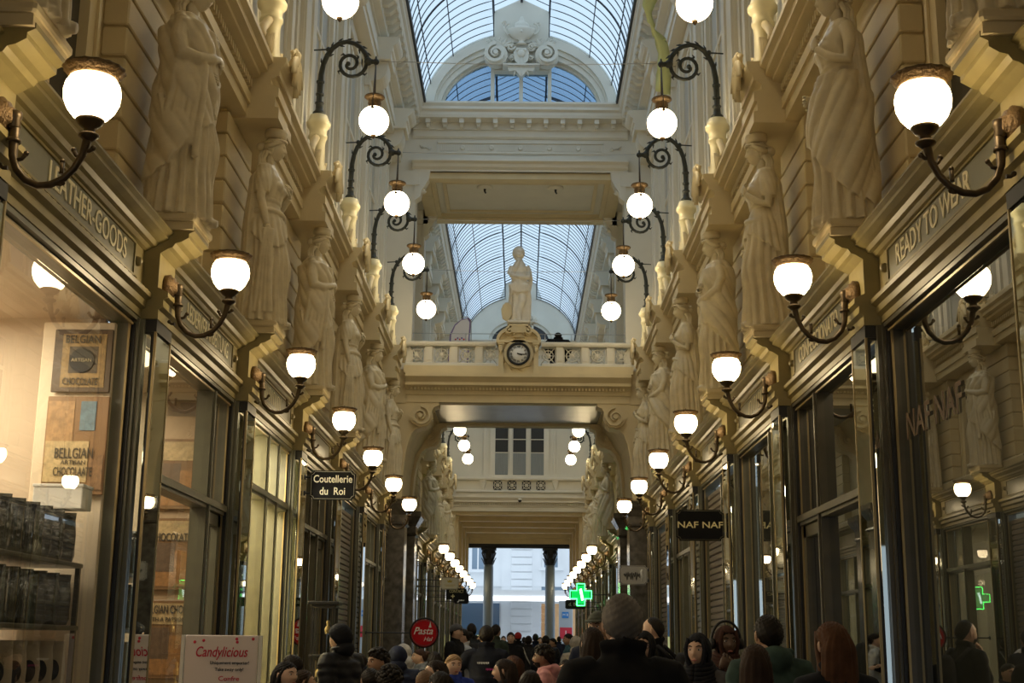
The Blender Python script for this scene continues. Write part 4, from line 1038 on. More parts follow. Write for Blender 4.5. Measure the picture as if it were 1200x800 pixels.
# ---------------------------------------------------------------- cherub on the clock
def make_cherub(loc):
    m = MB()
    m.bbox(-0.24, 0.24, -0.26, 0.26, 0.0, 0.06, 0.02)
    # local: facing -Y here, so x is lateral
    m.tube([(-0.07, 0.0, 0.05), (-0.075, -0.02, 0.30), (-0.06, -0.02, 0.48), (-0.045, 0, 0.74)], [0.060, 0.072, 0.075, 0.11], 14)    # standing leg
    m.tube([(0.0, -0.10, 0.07), (-0.01, -0.06, 0.28), (0.06, -0.08, 0.48), (0.06, 0, 0.74)], [0.05, 0.068, 0.078, 0.115], 14)       # crossed leg
    m.tube([(0.0, -0.08, 0.09), (0.02, -0.17, 0.08)], [0.045, 0.03], 8); m.tube([(-0.07, 0.0, 0.08), (-0.08, -0.12, 0.08)], [0.05, 0.032], 8)
    m.tube([(0.01, 0, 0.70), (0.0, -0.02, 0.88), (-0.01, -0.01, 1.05), (0.0, 0, 1.22), (0.0, 0, 1.33), (0, 0, 1.42)], [0.165, 0.160, 0.155, 0.165, 0.12, 0.06], 18)
    m.tube([(-0.15, 0, 1.27), (-0.20, -0.02, 1.13), (-0.17, -0.10, 1.03), (-0.06, -0.17, 1.22), (-0.02, -0.17, 1.34)], [0.062, 0.058, 0.05, 0.045, 0.035], 12)   # hand to chin
    m.tube([(0.15, 0, 1.27), (0.21, -0.01, 1.14), (0.19, -0.09, 1.01), (0.02, -0.18, 1.00), (-0.10, -0.17, 1.03)], [0.062, 0.06, 0.055, 0.045, 0.038], 12)
    m.sphere((-0.13, -0.18, 1.03), 0.045, 10, 8, (1.2, 0.7, 0.9)); m.sphere((-0.02, -0.17, 1.36), 0.04, 10, 8)
    # drapery over the hips, falling to the plinth
    for k in range(9):
        x = -0.20+0.05*k
        m.tube([(x, -0.10-0.04*math.sin(k), 0.95-0.10*abs(k-4)/4), (x*0.9, -0.14, 0.84), (x*0.8+0.02, -0.13, 0.72), (x*0.9, -0.08, 0.62+0.05*(k % 3))], [0.03, 0.04, 0.038, 0.02], 8)
    for k in range(5): m.tube([(0.18-0.02*k, 0.02-0.02*k, 0.95), (0.22-0.02*k, 0.0, 0.6), (0.21-0.03*k, 0.02, 0.3), (0.20-0.03*k, 0.03, 0.06)], [0.035, 0.04, 0.045, 0.05], 8)
    for k in range(4): m.tube([(-0.16-0.01*k, 0.05, 0.9), (-0.19+0.01*k, 0.08, 0.5), (-0.18+0.02*k, 0.08, 0.06)], [0.03, 0.04, 0.05], 8)
    m.tube([(0.20, 0.02, 1.25), (0.24, 0.04, 1.0), (0.22, 0.04, 0.75)], [0.04, 0.05, 0.03], 8)
    body = remeshed(m, 0.012, 'cherub')
    root = empty('cherub_statue', loc, 0, 'pale marble child statue with hand to chin standing above the clock', 'statue')
    bo = bpy.data.objects.new('body', body); body.materials.clear(); body.materials.append(M['marble']); C.objects.link(bo); bo.parent = root
    h = MB(); add_head(h, (0, 0, 0), 1.5, child=True, rx=0.098, ry=0.086, rz=0.108)
    h.xf(Matrix.Translation((-0.02, -0.02, 1.55)) @ Matrix.Rotation(0.10, 4, 'Y') @ Matrix.Rotation(0.18, 4, 'X') @ Matrix.Rotation(-PI/2+0.35, 4, 'Z'))
    h.build('head', M['marble'], root)
    hr = MB()
    for k in range(70):
        e = 0.25+1.3*random.random(); a = random.uniform(0, 2*PI)
        if -0.9 < math.atan2(math.sin(a+PI/2), math.cos(a+PI/2)) < 0.9 and e < 0.85: continue
        hr.sphere((-0.02+0.108*math.cos(e)*math.cos(a), 0.0+0.116*math.cos(e)*math.sin(a), 1.555+0.135*math.sin(e)), 0.026, 7, 5)
    hr.build('hair', M['marble'], root)
    hn = MB(); hand(hn, (-0.02, -0.17, 1.33), (0.1, -0.1, 1), (0, -1, 0.2), 0.8, 1.0, 1); hand(hn, (-0.09, -0.175, 1.03), (-1, -0.1, 0.1), (0, -1, 0.2), 0.8, 0.6, -1)
    hn.build('hand', M['marble'], root)
    w = MB()   # cog wheel and quiver-like sheaf behind the legs
    w.lathe([(0.17, -0.03), (0.20, -0.03), (0.20, 0.03), (0.17, 0.03), (0.05, 0.02)], (-0.25, 0.03, 0.30), 24, rot=Matrix.Rotation(PI/2, 3, 'X'), sx=0.6, wav=lambda a, z: 0.05*(1 if math.sin(a*12) > 0 else -1))
    w.build('cog_wheel', M['stone'], root)
    f = MB()
    for k in range(7): leaf(f, (0.20, 0.05, 0.04), (0.20+0.20*math.sin(0.3+k*0.22), 0.02, 0.04+0.24*math.cos(0.2+k*0.25)), 0.05, 0.02, side=(0, 1, 0.2))
    f.build('foliage', M['stone'], root)
make_cherub((0.0, T0-0.04, 8.04))
# ---------------------------------------------------------------- mirrored piers between the shops
def make_pier(s, y, label):
    root = empty('mirror_pier', (s*2.605, y, 0), 0, label, 'pier', 'mirror-clad piers between the %s shops' % sidename(s))
    q = -s
    c = MB(); c.box(q*0.085, -q*0.23, -0.195, 0.195, 0.0, 3.785).box(q*0.10, -q*0.2, -0.205, 0.205, 0.0, 0.42).box(q*0.10, -q*0.2, -0.203, 0.203, 3.70, 3.785)
    c.build('core', M['groove'], root)
    MB().bbox(q*0.085, q*0.097, -0.18, 0.18, 0.46, 3.68, 0.004).build('front_mirror', M['mirror'], root)
    for d in (-1, 1): MB().bbox(q*0.07, -q*0.16, d*0.195, d*0.206, 0.46, 3.68, 0.004).build('side_mirror', M['mirror'], root)
    t = MB()
    for d in (-1, 1): t.box(q*0.085, q*0.102, d*0.184, d*0.20, 0.42, 3.70)
    t.build('brass_edge', M['frame_lt'], root)
    return root
allp = PY[1:]+RY+EY
for s in (-1, 1):
    f0 = None
    for i, y in enumerate(allp):
        n_ = i
        lab = 'mirror-clad pier between shop windows, %s from the viewer on the %s' % (ORD[n_] if n_ else 'behind, nearest', sidename(s))
        if f0 is None: f0 = make_pier(s, y, lab)
        else: dup(f0, (s*2.605, y, 0), label=lab)

# ---------------------------------------------------------------- shop rooms
roomcol = {}
def room(s, y0, y1, col, light, lcol=(1, .85, .62), zc=3.78, depth=5.2, nm=None):
    key = tuple(col)
    if key not in roomcol: roomcol[key] = mat('shop_plaster_%d' % len(roomcol), col, 0.7, noise=0.06, nscale=1.5)
    m = MB()
    m.box(s*depth, s*(depth+0.1), y0, y1, 0, zc); m.box(s*2.86, s*depth, y0-0.04, y0+0.01, 0, zc); m.box(s*2.86, s*depth, y1-0.01, y1+0.04, 0, zc)
    m.box(s*2.86, s*(depth+0.1), y0, y1, zc, zc+0.06)
    m.box(s*2.86, s*depth, y0, y1, 0.0, 0.012)
    o = m.build('wall_%s_shop' % sidename(s), roomcol[key]); o['kind'] = 'structure'
    if light > 0:
        l = bpy.data.lights.new('shop_ceiling_light', 'AREA'); l.shape = 'RECTANGLE'; l.size = 1.2; l.size_y = 1.6; l.energy = light; l.color = lcol
        lo = bpy.data.objects.new('shop_ceiling_light', l); C.objects.link(lo); lo.location = (s*(2.9+depth)/2, (y0+y1)/2, zc-0.03); l.size = min(1.2, depth-3.1)
    return o
NW = [0]
def shopfront(s, y0, y1, kind, label, gm='glass', transom=None, splits=(), dark=False, head=3.78):
    """window wall between two piers. y0..y1 clear width"""
    q = s
    root = empty('shopfront', (s*2.72, (y0+y1)/2, 0), 0, label, 'shopfront')
    w = (y1-y0)/2; fm = M['olive_dk'] if dark else M['frame']
    f = MB()
    def X(a): return q*(a-2.78)
    for d in (-1, 1):
        f.box(X(2.64), X(2.86), d*w, d*(w-0.035), 0, head); f.box(X(2.67), X(2.86), d*(w-0.035), d*(w-0.065), 0, head); f.box(X(2.72), X(2.86), d*(w-0.075), d*(w-0.11), 0, head)
    f.box(X(2.68), X(2.86), -w, w, head-0.02, head+0.01); f.box(X(2.72), X(2.86), -w, w, head-0.045, head-0.01)
    f.box(X(2.66), X(2.86), -w, w, 0, 0.40); f.box(X(2.62), X(2.86), -w, w, 0.40, 0.47); f.box(X(2.64), X(2.67), -w+0.15, w-0.15, 0.08, 0.34)
    f.build('frame', fm, root)
    for d in (-1, 1): MB().box(X(2.69), X(2.80), d*(w-0.065), d*(w-0.08), 0.47, head-0.04).build('shadow_gap', M['groove'], root)
    b = MB()
    for d in (-1, 1): b.box(X(2.715), X(2.73), d*(w-0.10), d*(w-0.113), 0.47, head-0.045)
    b.box(X(2.695), X(2.71), -w+0.11, w-0.11, head-0.06, head-0.045)
    b.build('brass_bead', M['frame_lt'], root)
    if kind == 'shutter':
        sh = MB(); z = 0.47; n = int((head-0.6)/0.085)
        for k in range(n):
            zz = 0.47+k*(head-0.6)/n; h = (head-0.6)/n
            sh.run([(2.80-2.78, zz), (2.765-2.78, zz+0.012), (2.765-2.78, zz+h-0.02), (2.79-2.78, zz+h-0.004), (2.83-2.78, zz+h)], -w+0.11, w-0.11, q)
        sh.build('roller_shutter', M['shutter'], root)
        gd = MB(); gd.box(X(2.75), X(2.80), -0.03, 0.03, 0.47, head-0.045); gd.build('guide_rail', M['frame'], root)
        return root
    ys = [-w+0.11]+[c for c in splits]+[w-0.11]
    for c in splits:
        mu = MB(); mu.box(X(2.70), X(2.84), c-0.045, c+0.045, 0.47, head-0.045).box(X(2.68), X(2.71), c-0.02, c+0.02, 0.47, head-0.045)
        mu.build('mullion', fm, root)
    if transom:
        tr = MB(); tr.box(X(2.70), X(2.84), ys[0], ys[-1], transom-0.05, transom+0.05).box(X(2.675), X(2.70), ys[0], ys[-1], transom-0.02, transom+0.035)
        tr.build('transom', fm, root)
    for a, b_ in zip(ys, ys[1:]):
        for z0, z1 in (((0.47, transom-0.05), (transom+0.05, head-0.045)) if transom else ((0.47, head-0.045),)):
            p = MB(); p.add([(X(2.765), a, z0), (X(2.765), b_, z0), (X(2.765), b_, z1), (X(2.765), a, z1)], [(0, 1, 2, 3)], False)
            p.build('glass_pane', M[gm], root)
    if kind == 'door':
        a, b_ = ys[-2], ys[-1]
        d = MB()
        for yy in (a+0.05, b_-0.05): d.box(X(2.73), X(2.79), yy-0.05, yy+0.05, 0.02, transom-0.06)
        d.box(X(2.73), X(2.79), a, b_, 0.02, 0.3); d.box(X(2.73), X(2.79), a, b_, transom-0.16, transom-0.06); d.box(X(2.73), X(2.79), a, b_, 1.0, 1.08)
        do = d.build('door', fm, root)
        MB().tube([(X(2.70), a+0.10, 0.95), (X(2.66), a+0.10, 0.97), (X(2.66), a+0.10, 1.35), (X(2.70), a+0.10, 1.37)], 0.014, 8).build('handle', M['frame_lt'], do)
    return root
KB = {}
cfg = {
 (-1, 0): ('window', 'souvenir shop', (), None, 'glass', (0.42, 0.32, 0.22), 40),
 (-1, 1): ('window', 'big left shop window with chocolate posters and bags behind glass', (), None, 'glass', (0.62, 0.50, 0.38), 110),
 (-1, 2): ('door', 'left chocolate shopfront with brown posters, transom and glazed door', (0.62,), 2.75, 'glass', (0.42, 0.33, 0.24), 80),
 (-1, 3): ('window', 'left shopfront with brightly lit yellow-cream interior', (0.0, 0.62), 3.1, 'glass', (0.86, 0.78, 0.52), 260),
 (-1, 4): ('door', 'dark left shopfront behind the hanging cutlery sign', (-0.2, 0.45), 3.0, 'glass', (0.22, 0.18, 0.14), 30),
 (-1, 5): ('shutter', 'left shopfront closed by a ribbed roller shutter', (), None, None, None, 0),
 (-1, 6): ('window', 'last left shopfront before the clock bridge', (0.3,), 3.0, 'glass', (0.55, 0.52, 0.40), 20),
 (1, 0): ('window', 'right', (), None, 'glass_r', (0.2, 0.19, 0.17), 0),
 (1, 1): ('window', 'big right shop window with brown letters on the glass', (), None, 'glass_r', (0.20, 0.19, 0.16), 5),
 (1, 2): ('door', 'right shopfront with transom bars and tall side light', (0.45,), 2.70, 'glass_r', (0.22, 0.21, 0.18), 4),
 (1, 3): ('window', 'plain right shop window behind the dark hanging sign', (-0.6,), None, 'glass_r', (0.25, 0.23, 0.19), 6),
 (1, 4): ('shutter', 'right shopfront closed by a brown ribbed roller shutter', (), None, None, None, 0),
 (1, 5): ('window', 'right shopfront with narrow lights past the brown shutter', (-0.3, 0.5), 3.0, 'glass_r', (0.3, 0.28, 0.22), 8),
 (1, 6): ('shutter', 'last right shopfront before the clock bridge, shuttered', (), None, None, None, 0),
}
for (s, k), (kind, lab, splits, tr, gm, col, li) in cfg.items():
    y0, y1 = PY[k+1]+0.21, PY[k+2]-0.21
    if k == 0: lab = sidename(s)+' shop window nearest the viewer, almost outside the picture'
    shopfront(s, y0, y1, kind, lab, gm or 'glass', tr, splits, dark=(s > 0 and k in (1, 2)) or (s < 0 and k == 4))
    if col: room(s, y0, y1, col, li, depth=4.1 if (s, k) == (-1, 3) else 5.2)
# shops under the bridge and beyond
rest = [28.3-0.0]+RY+EY
bays = [(25.55, 29.6)]+[(30.3, 33.55)]+[(a+0.25, b-0.25) for a, b in zip(RY+EY[:0], RY[1:])]+[(46.85, 49.55), (50.05, 52.75), (53.25, 55.95), (56.45, 59.15)]
for s in (-1, 1):
    for i, (a, b) in enumerate(bays):
        kd = 'shutter' if (i+(s > 0)) % 4 == 3 else 'window'
        shopfront(s, a, b, kd, 'narrow distant shopfront beyond the bridge front, %s on the %s side' % (ORD[i+1], sidename(s)), 'glass', 2.9, (0.0,) if i % 2 else (-0.4, 0.5))
        if kd == 'window': room(s, a, b, (0.60, 0.58, 0.42) if i % 2 else (0.45, 0.45, 0.38), 26)

# unseen closing wall behind the viewer, street opening narrowed to cut sky reflections
struct('wall_back', MB().box(-5.4, -2.6, -6.2, -6.0, 0, 13).box(2.6, 5.4, -6.2, -6.0, 0, 13).box(-2.6, 2.6, -6.2, -6.0, 3.4, 13).box(-2.6, -1.5, -6.2, -6.0, 0, 3.4).box(1.5, 2.6, -6.2, -6.0, 0, 3.4), M['stone'])
struct('wall_left_start', MB().box(-3.1, -2.75, -6.0, 3.0, 0, 3.8), M['olive_dk']); struct('wall_right_start', MB().box(2.75, 3.1, -6.0, 3.0, 0, 3.8), M['olive_dk'])

# ---------------------------------------------------------------- lettered panels in the frieze
def frieze_panel(s, k, word, label):
    y = PY[k+1]+1.6
    root = empty('frieze_panel', (s*2.625, y, 4.148), 0, label, 'sign')
    q = -s; W = 1.10
    MB().bbox(0, q*0.012, -W, W, -0.105, 0.105, 0.003).build('panel', M['panel'], root)
    f = MB()
    for z in (-0.115, 0.115): f.box(0, q*0.022, -W, W, z-0.008, z+0.008)
    for d in (-1, 1):
        f.box(0, q*0.022, d*W-0.008, d*W+0.008, -0.12, 0.12)
        f.sphere((q*0.02, d*(W+0.07), 0.0), 0.035, 10, 8); f.bbox(0, q*0.014, d*(W+0.02), d*(W+0.12), -0.11, 0.11, 0.004)
    f.build('moulding', M['olive'], root)
    if word:
        t = text(word, 0.205, M['gilt'], root, (q*0.016, 0.15, 0), PI/2 if s < 0 else -PI/2, depth=0.003, bold=0.008, width=1.5 if len(word) > 8 else 1.1)
        o = t; o.rotation_euler = (0, 0, PI/2 if s < 0 else -PI/2)
    return root
WORDS = {(-1, 1): 'LEATHER-GOODS', (-1, 2): 'LEDERVERARBEITUNG', (1, 1): 'READY TO WEAR', (1, 2): 'CONFECCIONATO'}
WORN = {(1, 3), (1, 4), (-1, 3)}
for s in (-1, 1):
    for k in range(0, 7):
        wd = WORDS.get((s, k))
        fp_ = frieze_panel(s, k, wd, ('frieze panel reading %s over a %s shop' % (wd, sidename(s))) if wd else 'blank olive frieze panel, bay %s from the viewer on the %s' % (ORD[k+1], sidename(s)))
        if (s, k) in WORN:      # letters too worn to read: thin gilt strokes
            fp_['label'] = 'frieze panel with worn unreadable gilt letters, bay %s on the %s' % (ORD[k+1], sidename(s))
            wk = MB()
            for i in range(12):
                yy = -0.5+i*0.085; wk.box(0, -s*0.016, yy, yy+0.010, -0.075, 0.075)
                if i % 3 == 0: wk.box(0, -s*0.016, yy, yy+0.045, 0.062, 0.075)
            wk.build('lettering', M['gilt'], fp_)
# lit dentil slots under the nearest left panel, glow painted as yellow squares
st = MB()
for k in range(26): st.box(-2.575, -2.563, 6.48+k*0.10, 6.48+k*0.10+0.05, 3.945, 3.985)
tag(st.build('lit_slot_strip', mat('lit_slot_yellow', (0.75, 0.55, 0.16), 0.4)), 'row of little lit slots, painted as yellow squares, above the big left window', 'trim')

# ---------------------------------------------------------------- lettering on the right window
t = text('NAF NAF', 0.26, mat('brown_vinyl', (0.11, 0.06, 0.03), 0.6), None, (2.695, 8.30, 3.02), -PI/2, name='window_lettering', depth=0.001, bold=0.012, width=1.15)
tag(t, 'large brown letters stuck on the big right window', 'lettering')
t = MB()
# ---------------------------------------------------------------- hanging signs
def hanging_sign(px0, px1, py0, py1, d, s, col, label, name='hanging_sign', notch=True, lines=(), wall=2.485, fg=(0.85, 0.82, 0.7), thick=0.04, round_=False, arms=True, rough=0.35, lum=False):
    a = at(px0, (py0+py1)/2, d); b = at(px1, (py0+py1)/2, d); y = a[1]; x0, x1 = a[0], b[0]
    zt, zb = at(px0, py0, d)[2], at(px0, py1, d)[2]
    cx, cz, w, h = (x0+x1)/2, (zt+zb)/2, (x1-x0)/2, (zt-zb)/2
    root = empty(name, (cx, y, cz), 0, label, 'sign')
    m = MB(); c = min(w, h)*0.22
    if round_:
        pts = [(w*math.cos(k*PI/20), w*math.sin(k*PI/20)) for k in range(40)]
    elif notch:
        pts = []
        for sx, sz in ((1, 1), (-1, 1), (-1, -1), (1, -1)):
            arc = [(sx*(w-c*math.sin(t)), sz*(h-c*math.cos(t))) for t in [i*PI/12 for i in range(7)]]
            pts += arc if sx*sz > 0 else arc[::-1]
        pts = pts
    else: pts = [(-w, -h), (w, -h), (w, h), (-w, h)]
    m.poly(pts, -thick/2, thick/2)
    mt = mat('sign_board', col, 0.85, spec=0.1)
    m.build('board', mt, root)
    if notch or round_:
        n = len(pts); e = MB()
        e.tube([(x*0.95, -thick/2-0.002, z*0.93) for x, z in pts+[pts[0]]], max(0.004, h*0.018), 4)
        e.build('border', mat('sign_border', tuple(c_*(0.35 if lum else 0.10) for c_ in fg), 0.4), root)
    fm = mat('sign_letters', fg, 0.5)
    for (tx, sz, dx, dz, kw) in lines:
        text(tx, sz, fm, root, (dx, -thick/2-0.003, dz), 0, depth=0.002, **kw)
    if arms:
        ar = MB(); xe = s*wall-cx; xs = s*w*0.8
        for z in ((h*0.55, -h*0.55) if not round_ else (0,)):
            ar.tube([(xs, 0, z), (xe, 0, z)], 0.012, 6)
            ar.lathe([(0.03, -0.01), (0.03, 0.01)], (xe, 0, z), 10, rot=Matrix.Rotation(PI/2, 3, 'Y'))
        ar.build('bracket', M['iron'], root)
    return root
K = (0.012, 0.012, 0.014)
hanging_sign(362, 415, 553, 588, 15.7, -1, K, 'black notched sign with white blackletter hanging on the left', lum=True, lines=(('Coutellerie', 0.125, 0, 0.07, dict(width=0.46, bold=0.01)), ('du  Roi', 0.125, 0, -0.075, dict(width=0.30, bold=0.01))))
hanging_sign(791, 847, 595, 632, 15.7, 1, K, 'black notched sign with pale gold capitals hanging on the right', lines=(('NAF NAF', 0.105, 0.0, 0.0, dict(width=0.54, bold=0.012)),), fg=(0.80, 0.72, 0.42))
hanging_sign(725, 758, 661, 684, 24.9, 1, (0.50, 0.48, 0.44), 'light grey hanging sign with thin black handwriting', lines=(), fg=K)
ss_ = C.objects[[i for i, o in enumerate(C.objects) if 'thin black handwriting' in o.get('label', '')][0]]
sc_ = MB(); sc_.tube([(-0.18+0.30*i/60, -0.026, -0.01+0.035*math.sin(i*0.9)*(1 if i % 17 < 9 else 2.2)+0.012*math.sin(i*0.37)) for i in range(61)], 0.006, 4)
sc_.build('script_line', M['black'], ss_)
MB().tube([(0.15, -0.024, -0.12), (0.165, -0.024, -0.02), (0.15, -0.024, 0.06), (0.165, -0.024, 0.11)], [0.008, 0.02, 0.026, 0.014], 8, flat=1.0).build('white_figure', M['white'], ss_)
hanging_sign(516, 537, 677, 691, 33.0, -1, (0.72, 0.70, 0.62), 'small cream hanging sign with a gold crown mark', lines=(), fg=(0.55, 0.45, 0.15))
hanging_sign(523, 546, 690, 703, 36.5, -1, (0.02, 0.02, 0.02), 'small black hanging sign with a yellow cross', notch=False, lines=(('CONTACT', 0.12, 0, 0.07, dict(width=0.4)), ('+', 0.2, -0.1, -0.07, dict(bold=0.02))), fg=(0.8, 0.7, 0.35))
hanging_sign(531, 549, 695, 708, 39.8, -1, (0.02, 0.02, 0.025), 'small black hanging sign with white initials, furthest on the left', lines=(('JZ', 0.2, 0, -0.01, dict(bold=0.02, shear=0.3)),), fg=(0.85, 0.85, 0.85))
hanging_sign(662, 686, 702, 713, 39.8, 1, (0.02, 0.025, 0.02), 'dark rounded sign just under the green cross', lines=(('d. B', 0.14, -0.1, 0, {}),), fg=(0.5, 0.55, 0.45))
hanging_sign(481.5, 512.5, 727, 758, 22.0, -1, (0.55, 0.02, 0.03), 'round red sign with white script by the left shops', round_=True, fg=(0.9, 0.88, 0.85), thick=0.06,
             lines=(('Pasta', 0.165, -0.02, 0.03, dict(shear=0.35, width=0.32, bold=0.01)), ('Hal', 0.10, 0.06, -0.10, dict(shear=0.35))))
r_ = MB(); p0 = at(497, 742, 22.0); r_.tube([(p0[0]+0.235*math.cos(k*PI/16), p0[1], p0[2]+0.235*math.sin(k*PI/16)) for k in range(33)], 0.018, 6)
tag(r_.build('sign_rim', M['black']), 'black rim around the round red sign', 'rim')
r_ = C.objects[-1]; so = [o for o in C.objects if o.name.startswith('hanging_sign') and 'round red' in o.get('label', '')][0]
r_.parent = so; r_.location = tuple(-c for c in so.location)
for k_ in ('category', 'label'): del r_[k_]

cs_ = [o for o in C.objects if 'gold crown mark' in o.get('label', '')][0]
gm_ = mat('crown_gold', (0.55, 0.42, 0.08), 0.4)
MB().poly([(-0.05, 0.02), (0.05, 0.02), (0.065, 0.09), (0.03, 0.055), (0, 0.10), (-0.03, 0.055), (-0.065, 0.09)], -0.026, -0.02).build('crown_mark', gm_, cs_)
MB().box(-0.14, 0.14, -0.024, -0.02, -0.045, -0.035).build('line', gm_, cs_); MB().box(-0.10, 0.10, -0.024, -0.02, -0.075, -0.067).build('line', gm_, cs_)
MB().poly([(0.07, 0.09), (0.12, 0.09), (0.11, 0.14), (0.10, 0.19), (0.09, 0.14)], -0.037, -0.031).build('tower_mark', M['white'], so)
# ---------------------------------------------------------------- neon pharmacy cross
gc = at(680, 696, 36.0)
root = empty('pharmacy_cross', gc, 0, 'bright green neon pharmacy cross on the right', 'sign')
W, T_ = 0.29, 0.105
cp = [(-T_, -W), (T_, -W), (T_, -T_), (W, -T_), (W, T_), (T_, T_), (T_, W), (-T_, W), (-T_, T_), (-W, T_), (-W, -T_), (-T_, -T_)]
MB().poly([(x*1.08, z*1.08) for x, z in cp], -0.06, 0.06).build('case', M['black'], root)
MB().poly([(x*0.85, z*0.85) for x, z in cp], -0.068, 0.068).build('face', mat('neon_green_face', (0, .2, .05), 0.4, emit=(0.0, 0.55, 0.08), estr=1.2), root)
neon = mat('neon_green', (0.1, 1, 0.3), 0.4, emit=(0.04, 1.0, 0.12), estr=9)
for yy in (-0.075, 0.075): MB().tube([(x, yy, z) for x, z in cp+[cp[0]]], 0.016, 6).build('neon_tube', neon, root)
for yy in (-0.08, 0.08): MB().poly([(-0.04, 0.14), (0.02, 0.16), (0.08, -0.14), (0.02, -0.16)], yy-0.003, yy+0.003).build('light_bar', mat('neon_white', (1, 1, 1), 0.4, emit=(0.7, 1, 0.8), estr=4), root)
MB().tube([(W, 0, 0), (2.5-gc[0], 0, 0)], 0.015, 6).build('bracket', M['iron'], root)
MB().lathe([(0.05, -0.01), (0.05, 0.01)], (2.49-gc[0], 0, 0), 12, rot=Matrix.Rotation(PI/2, 3, 'Y')).build('wall_mount', M['iron'], root)
# reflection of the green cross, modelled as an added small glowing cross
gc = (-3.35, 17.6, 1.55+(758-692)*.974*17.9/1550)
root = empty('pharmacy_cross', gc, 0, 'reflection of the green cross, modelled behind the glass of a left shop', 'sign')
MB().poly([(x*0.42, z*0.42) for x, z in cp], -0.03, 0.0).build('case', M['black'], root)
MB().tube([(x*0.42, -0.035, z*0.42) for x, z in cp+[cp[0]]], 0.010, 6).build('neon_tube', neon, root)
MB().tube([(0, -0.015, 0.12), (0, -0.015, 3.77-gc[2])], 0.006, 5).build('hanging_cord', M['iron'], root)  # added cord for the modelled reflection

# ---------------------------------------------------------------- contents of the left windows
def poster(x0, x1, y, z0, z1, label, base, blocks, texts, tcol=(0.05, 0.04, 0.03)):
    root = empty('poster', ((x0+x1)/2, y, (z0+z1)/2), 0, label, 'poster')
    w, h = abs(x1-x0)/2, (z1-z0)/2
    MB().bbox(-w, w, -0.012, 0.012, -h, h, 0.004).build('sheet', mat('poster_paper', base, 0.4), root)
    for i, (a, b, c, d, col) in enumerate(blocks):
        MB().box(a*w, b*w, -0.016-0.001*i, -0.012, c*h, d*h).build('printed_field', mat('poster_ink', col, 0.45, noise=0.35, nscale=30), root)
    tm = mat('poster_letters', tcol, 0.5)
    for tx, sz, z, wd in texts: text(tx, sz, tm, root, (0, -0.024, z*h), 0, depth=0.001, width=wd*2*w, bold=0.01)
    return root
def board(x0, x1, y, z0, z1, col, label):
    return tag(MB().bbox(x0, x1, y, y+0.04, z0, z1, 0.008).build('display_board', mat('board_paint', col, 0.6)), label, 'display board')
board(-3.24, -2.74, 8.93, 0.5, 3.72, (0.85, 0.72, 0.55), 'cream display board at the end of the big left window')
poster(-3.14, -2.74, 8.90, 3.22, 3.66, 'upper chocolate poster with dark round seal', (0.10, 0.06, 0.03), [(-0.7, 0.8, -0.85, 0.85, (0.42, 0.27, 0.10)), (-0.45, 0.55, -0.4, 0.45, (0.10, 0.07, 0.04))], [('BELGIAN', 0.08, 0.66, 0.6), ('CHOCOLATE', 0.07, -0.68, 0.6)])
p_ = [o for o in C.objects if o.get('label', '').startswith('upper chocolate poster')][0]
MB().lathe([(0.085, -0.004), (0.085, 0.004)], (0.0, -0.022, 0.0), 28, rot=Matrix.Rotation(PI/2, 3, 'X')).build('round_seal', M['black'], p_)
text('ARTISAN', 0.035, mat('seal_letters', (0.6, 0.5, 0.3), 0.5), p_, (0, -0.03, 0.0), 0.0, depth=0.001)
poster(-3.15, -2.73, 8.90, 2.52, 3.19, 'lower chocolate poster with printed crate in a workshop scene', (0.30, 0.17, 0.08), [(-0.95, -0.1, 0.0, 0.9, (0.55, 0.33, 0.16)), (0.1, 0.6, 0.3, 0.9, (0.20, 0.32, 0.42)), (-0.95, 0.45, -0.75, 0.08, (0.72, 0.55, 0.30)), (0.5, 0.95, -0.9, -0.2, (0.35, 0.2, 0.1))], [('BELLGIAN', 0.10, -0.18, 0.62), ('ARTISAN', 0.04, -0.36, 0.4), ('CHOCOLAATE', 0.085, -0.55, 0.62)])
# second window posters
board(-3.42, -2.815, 12.07, 0.5, 3.6, (0.50, 0.36, 0.22), 'tan display board at the end of the second left window')
for z0, z1, lab, txs in ((2.74, 3.38, 'top brown poster in the second left window', []), (2.02, 2.66, 'middle brown poster in the second left window', [('CHOCOLATE', 0.1, 0.45, 0.85)]), (1.25, 1.93, 'bottom brown poster in the second left window', [('BELGIAN CHOC', 0.1, 0.75, 0.9), ('WITH A PASSION', 0.05, 0.5, 0.85)])):
    poster(-3.28, -2.86, 12.04, z0, z1, lab, (0.22, 0.12, 0.05), [(-0.85, 0.85, -0.9, 0.1, (0.40, 0.20, 0.07)), (-0.8, 0.2, -0.5, 0.3, (0.16, 0.10, 0.06)), (-0.92, 0.92, 0.38, 0.92, (0.55, 0.40, 0.20))], txs)
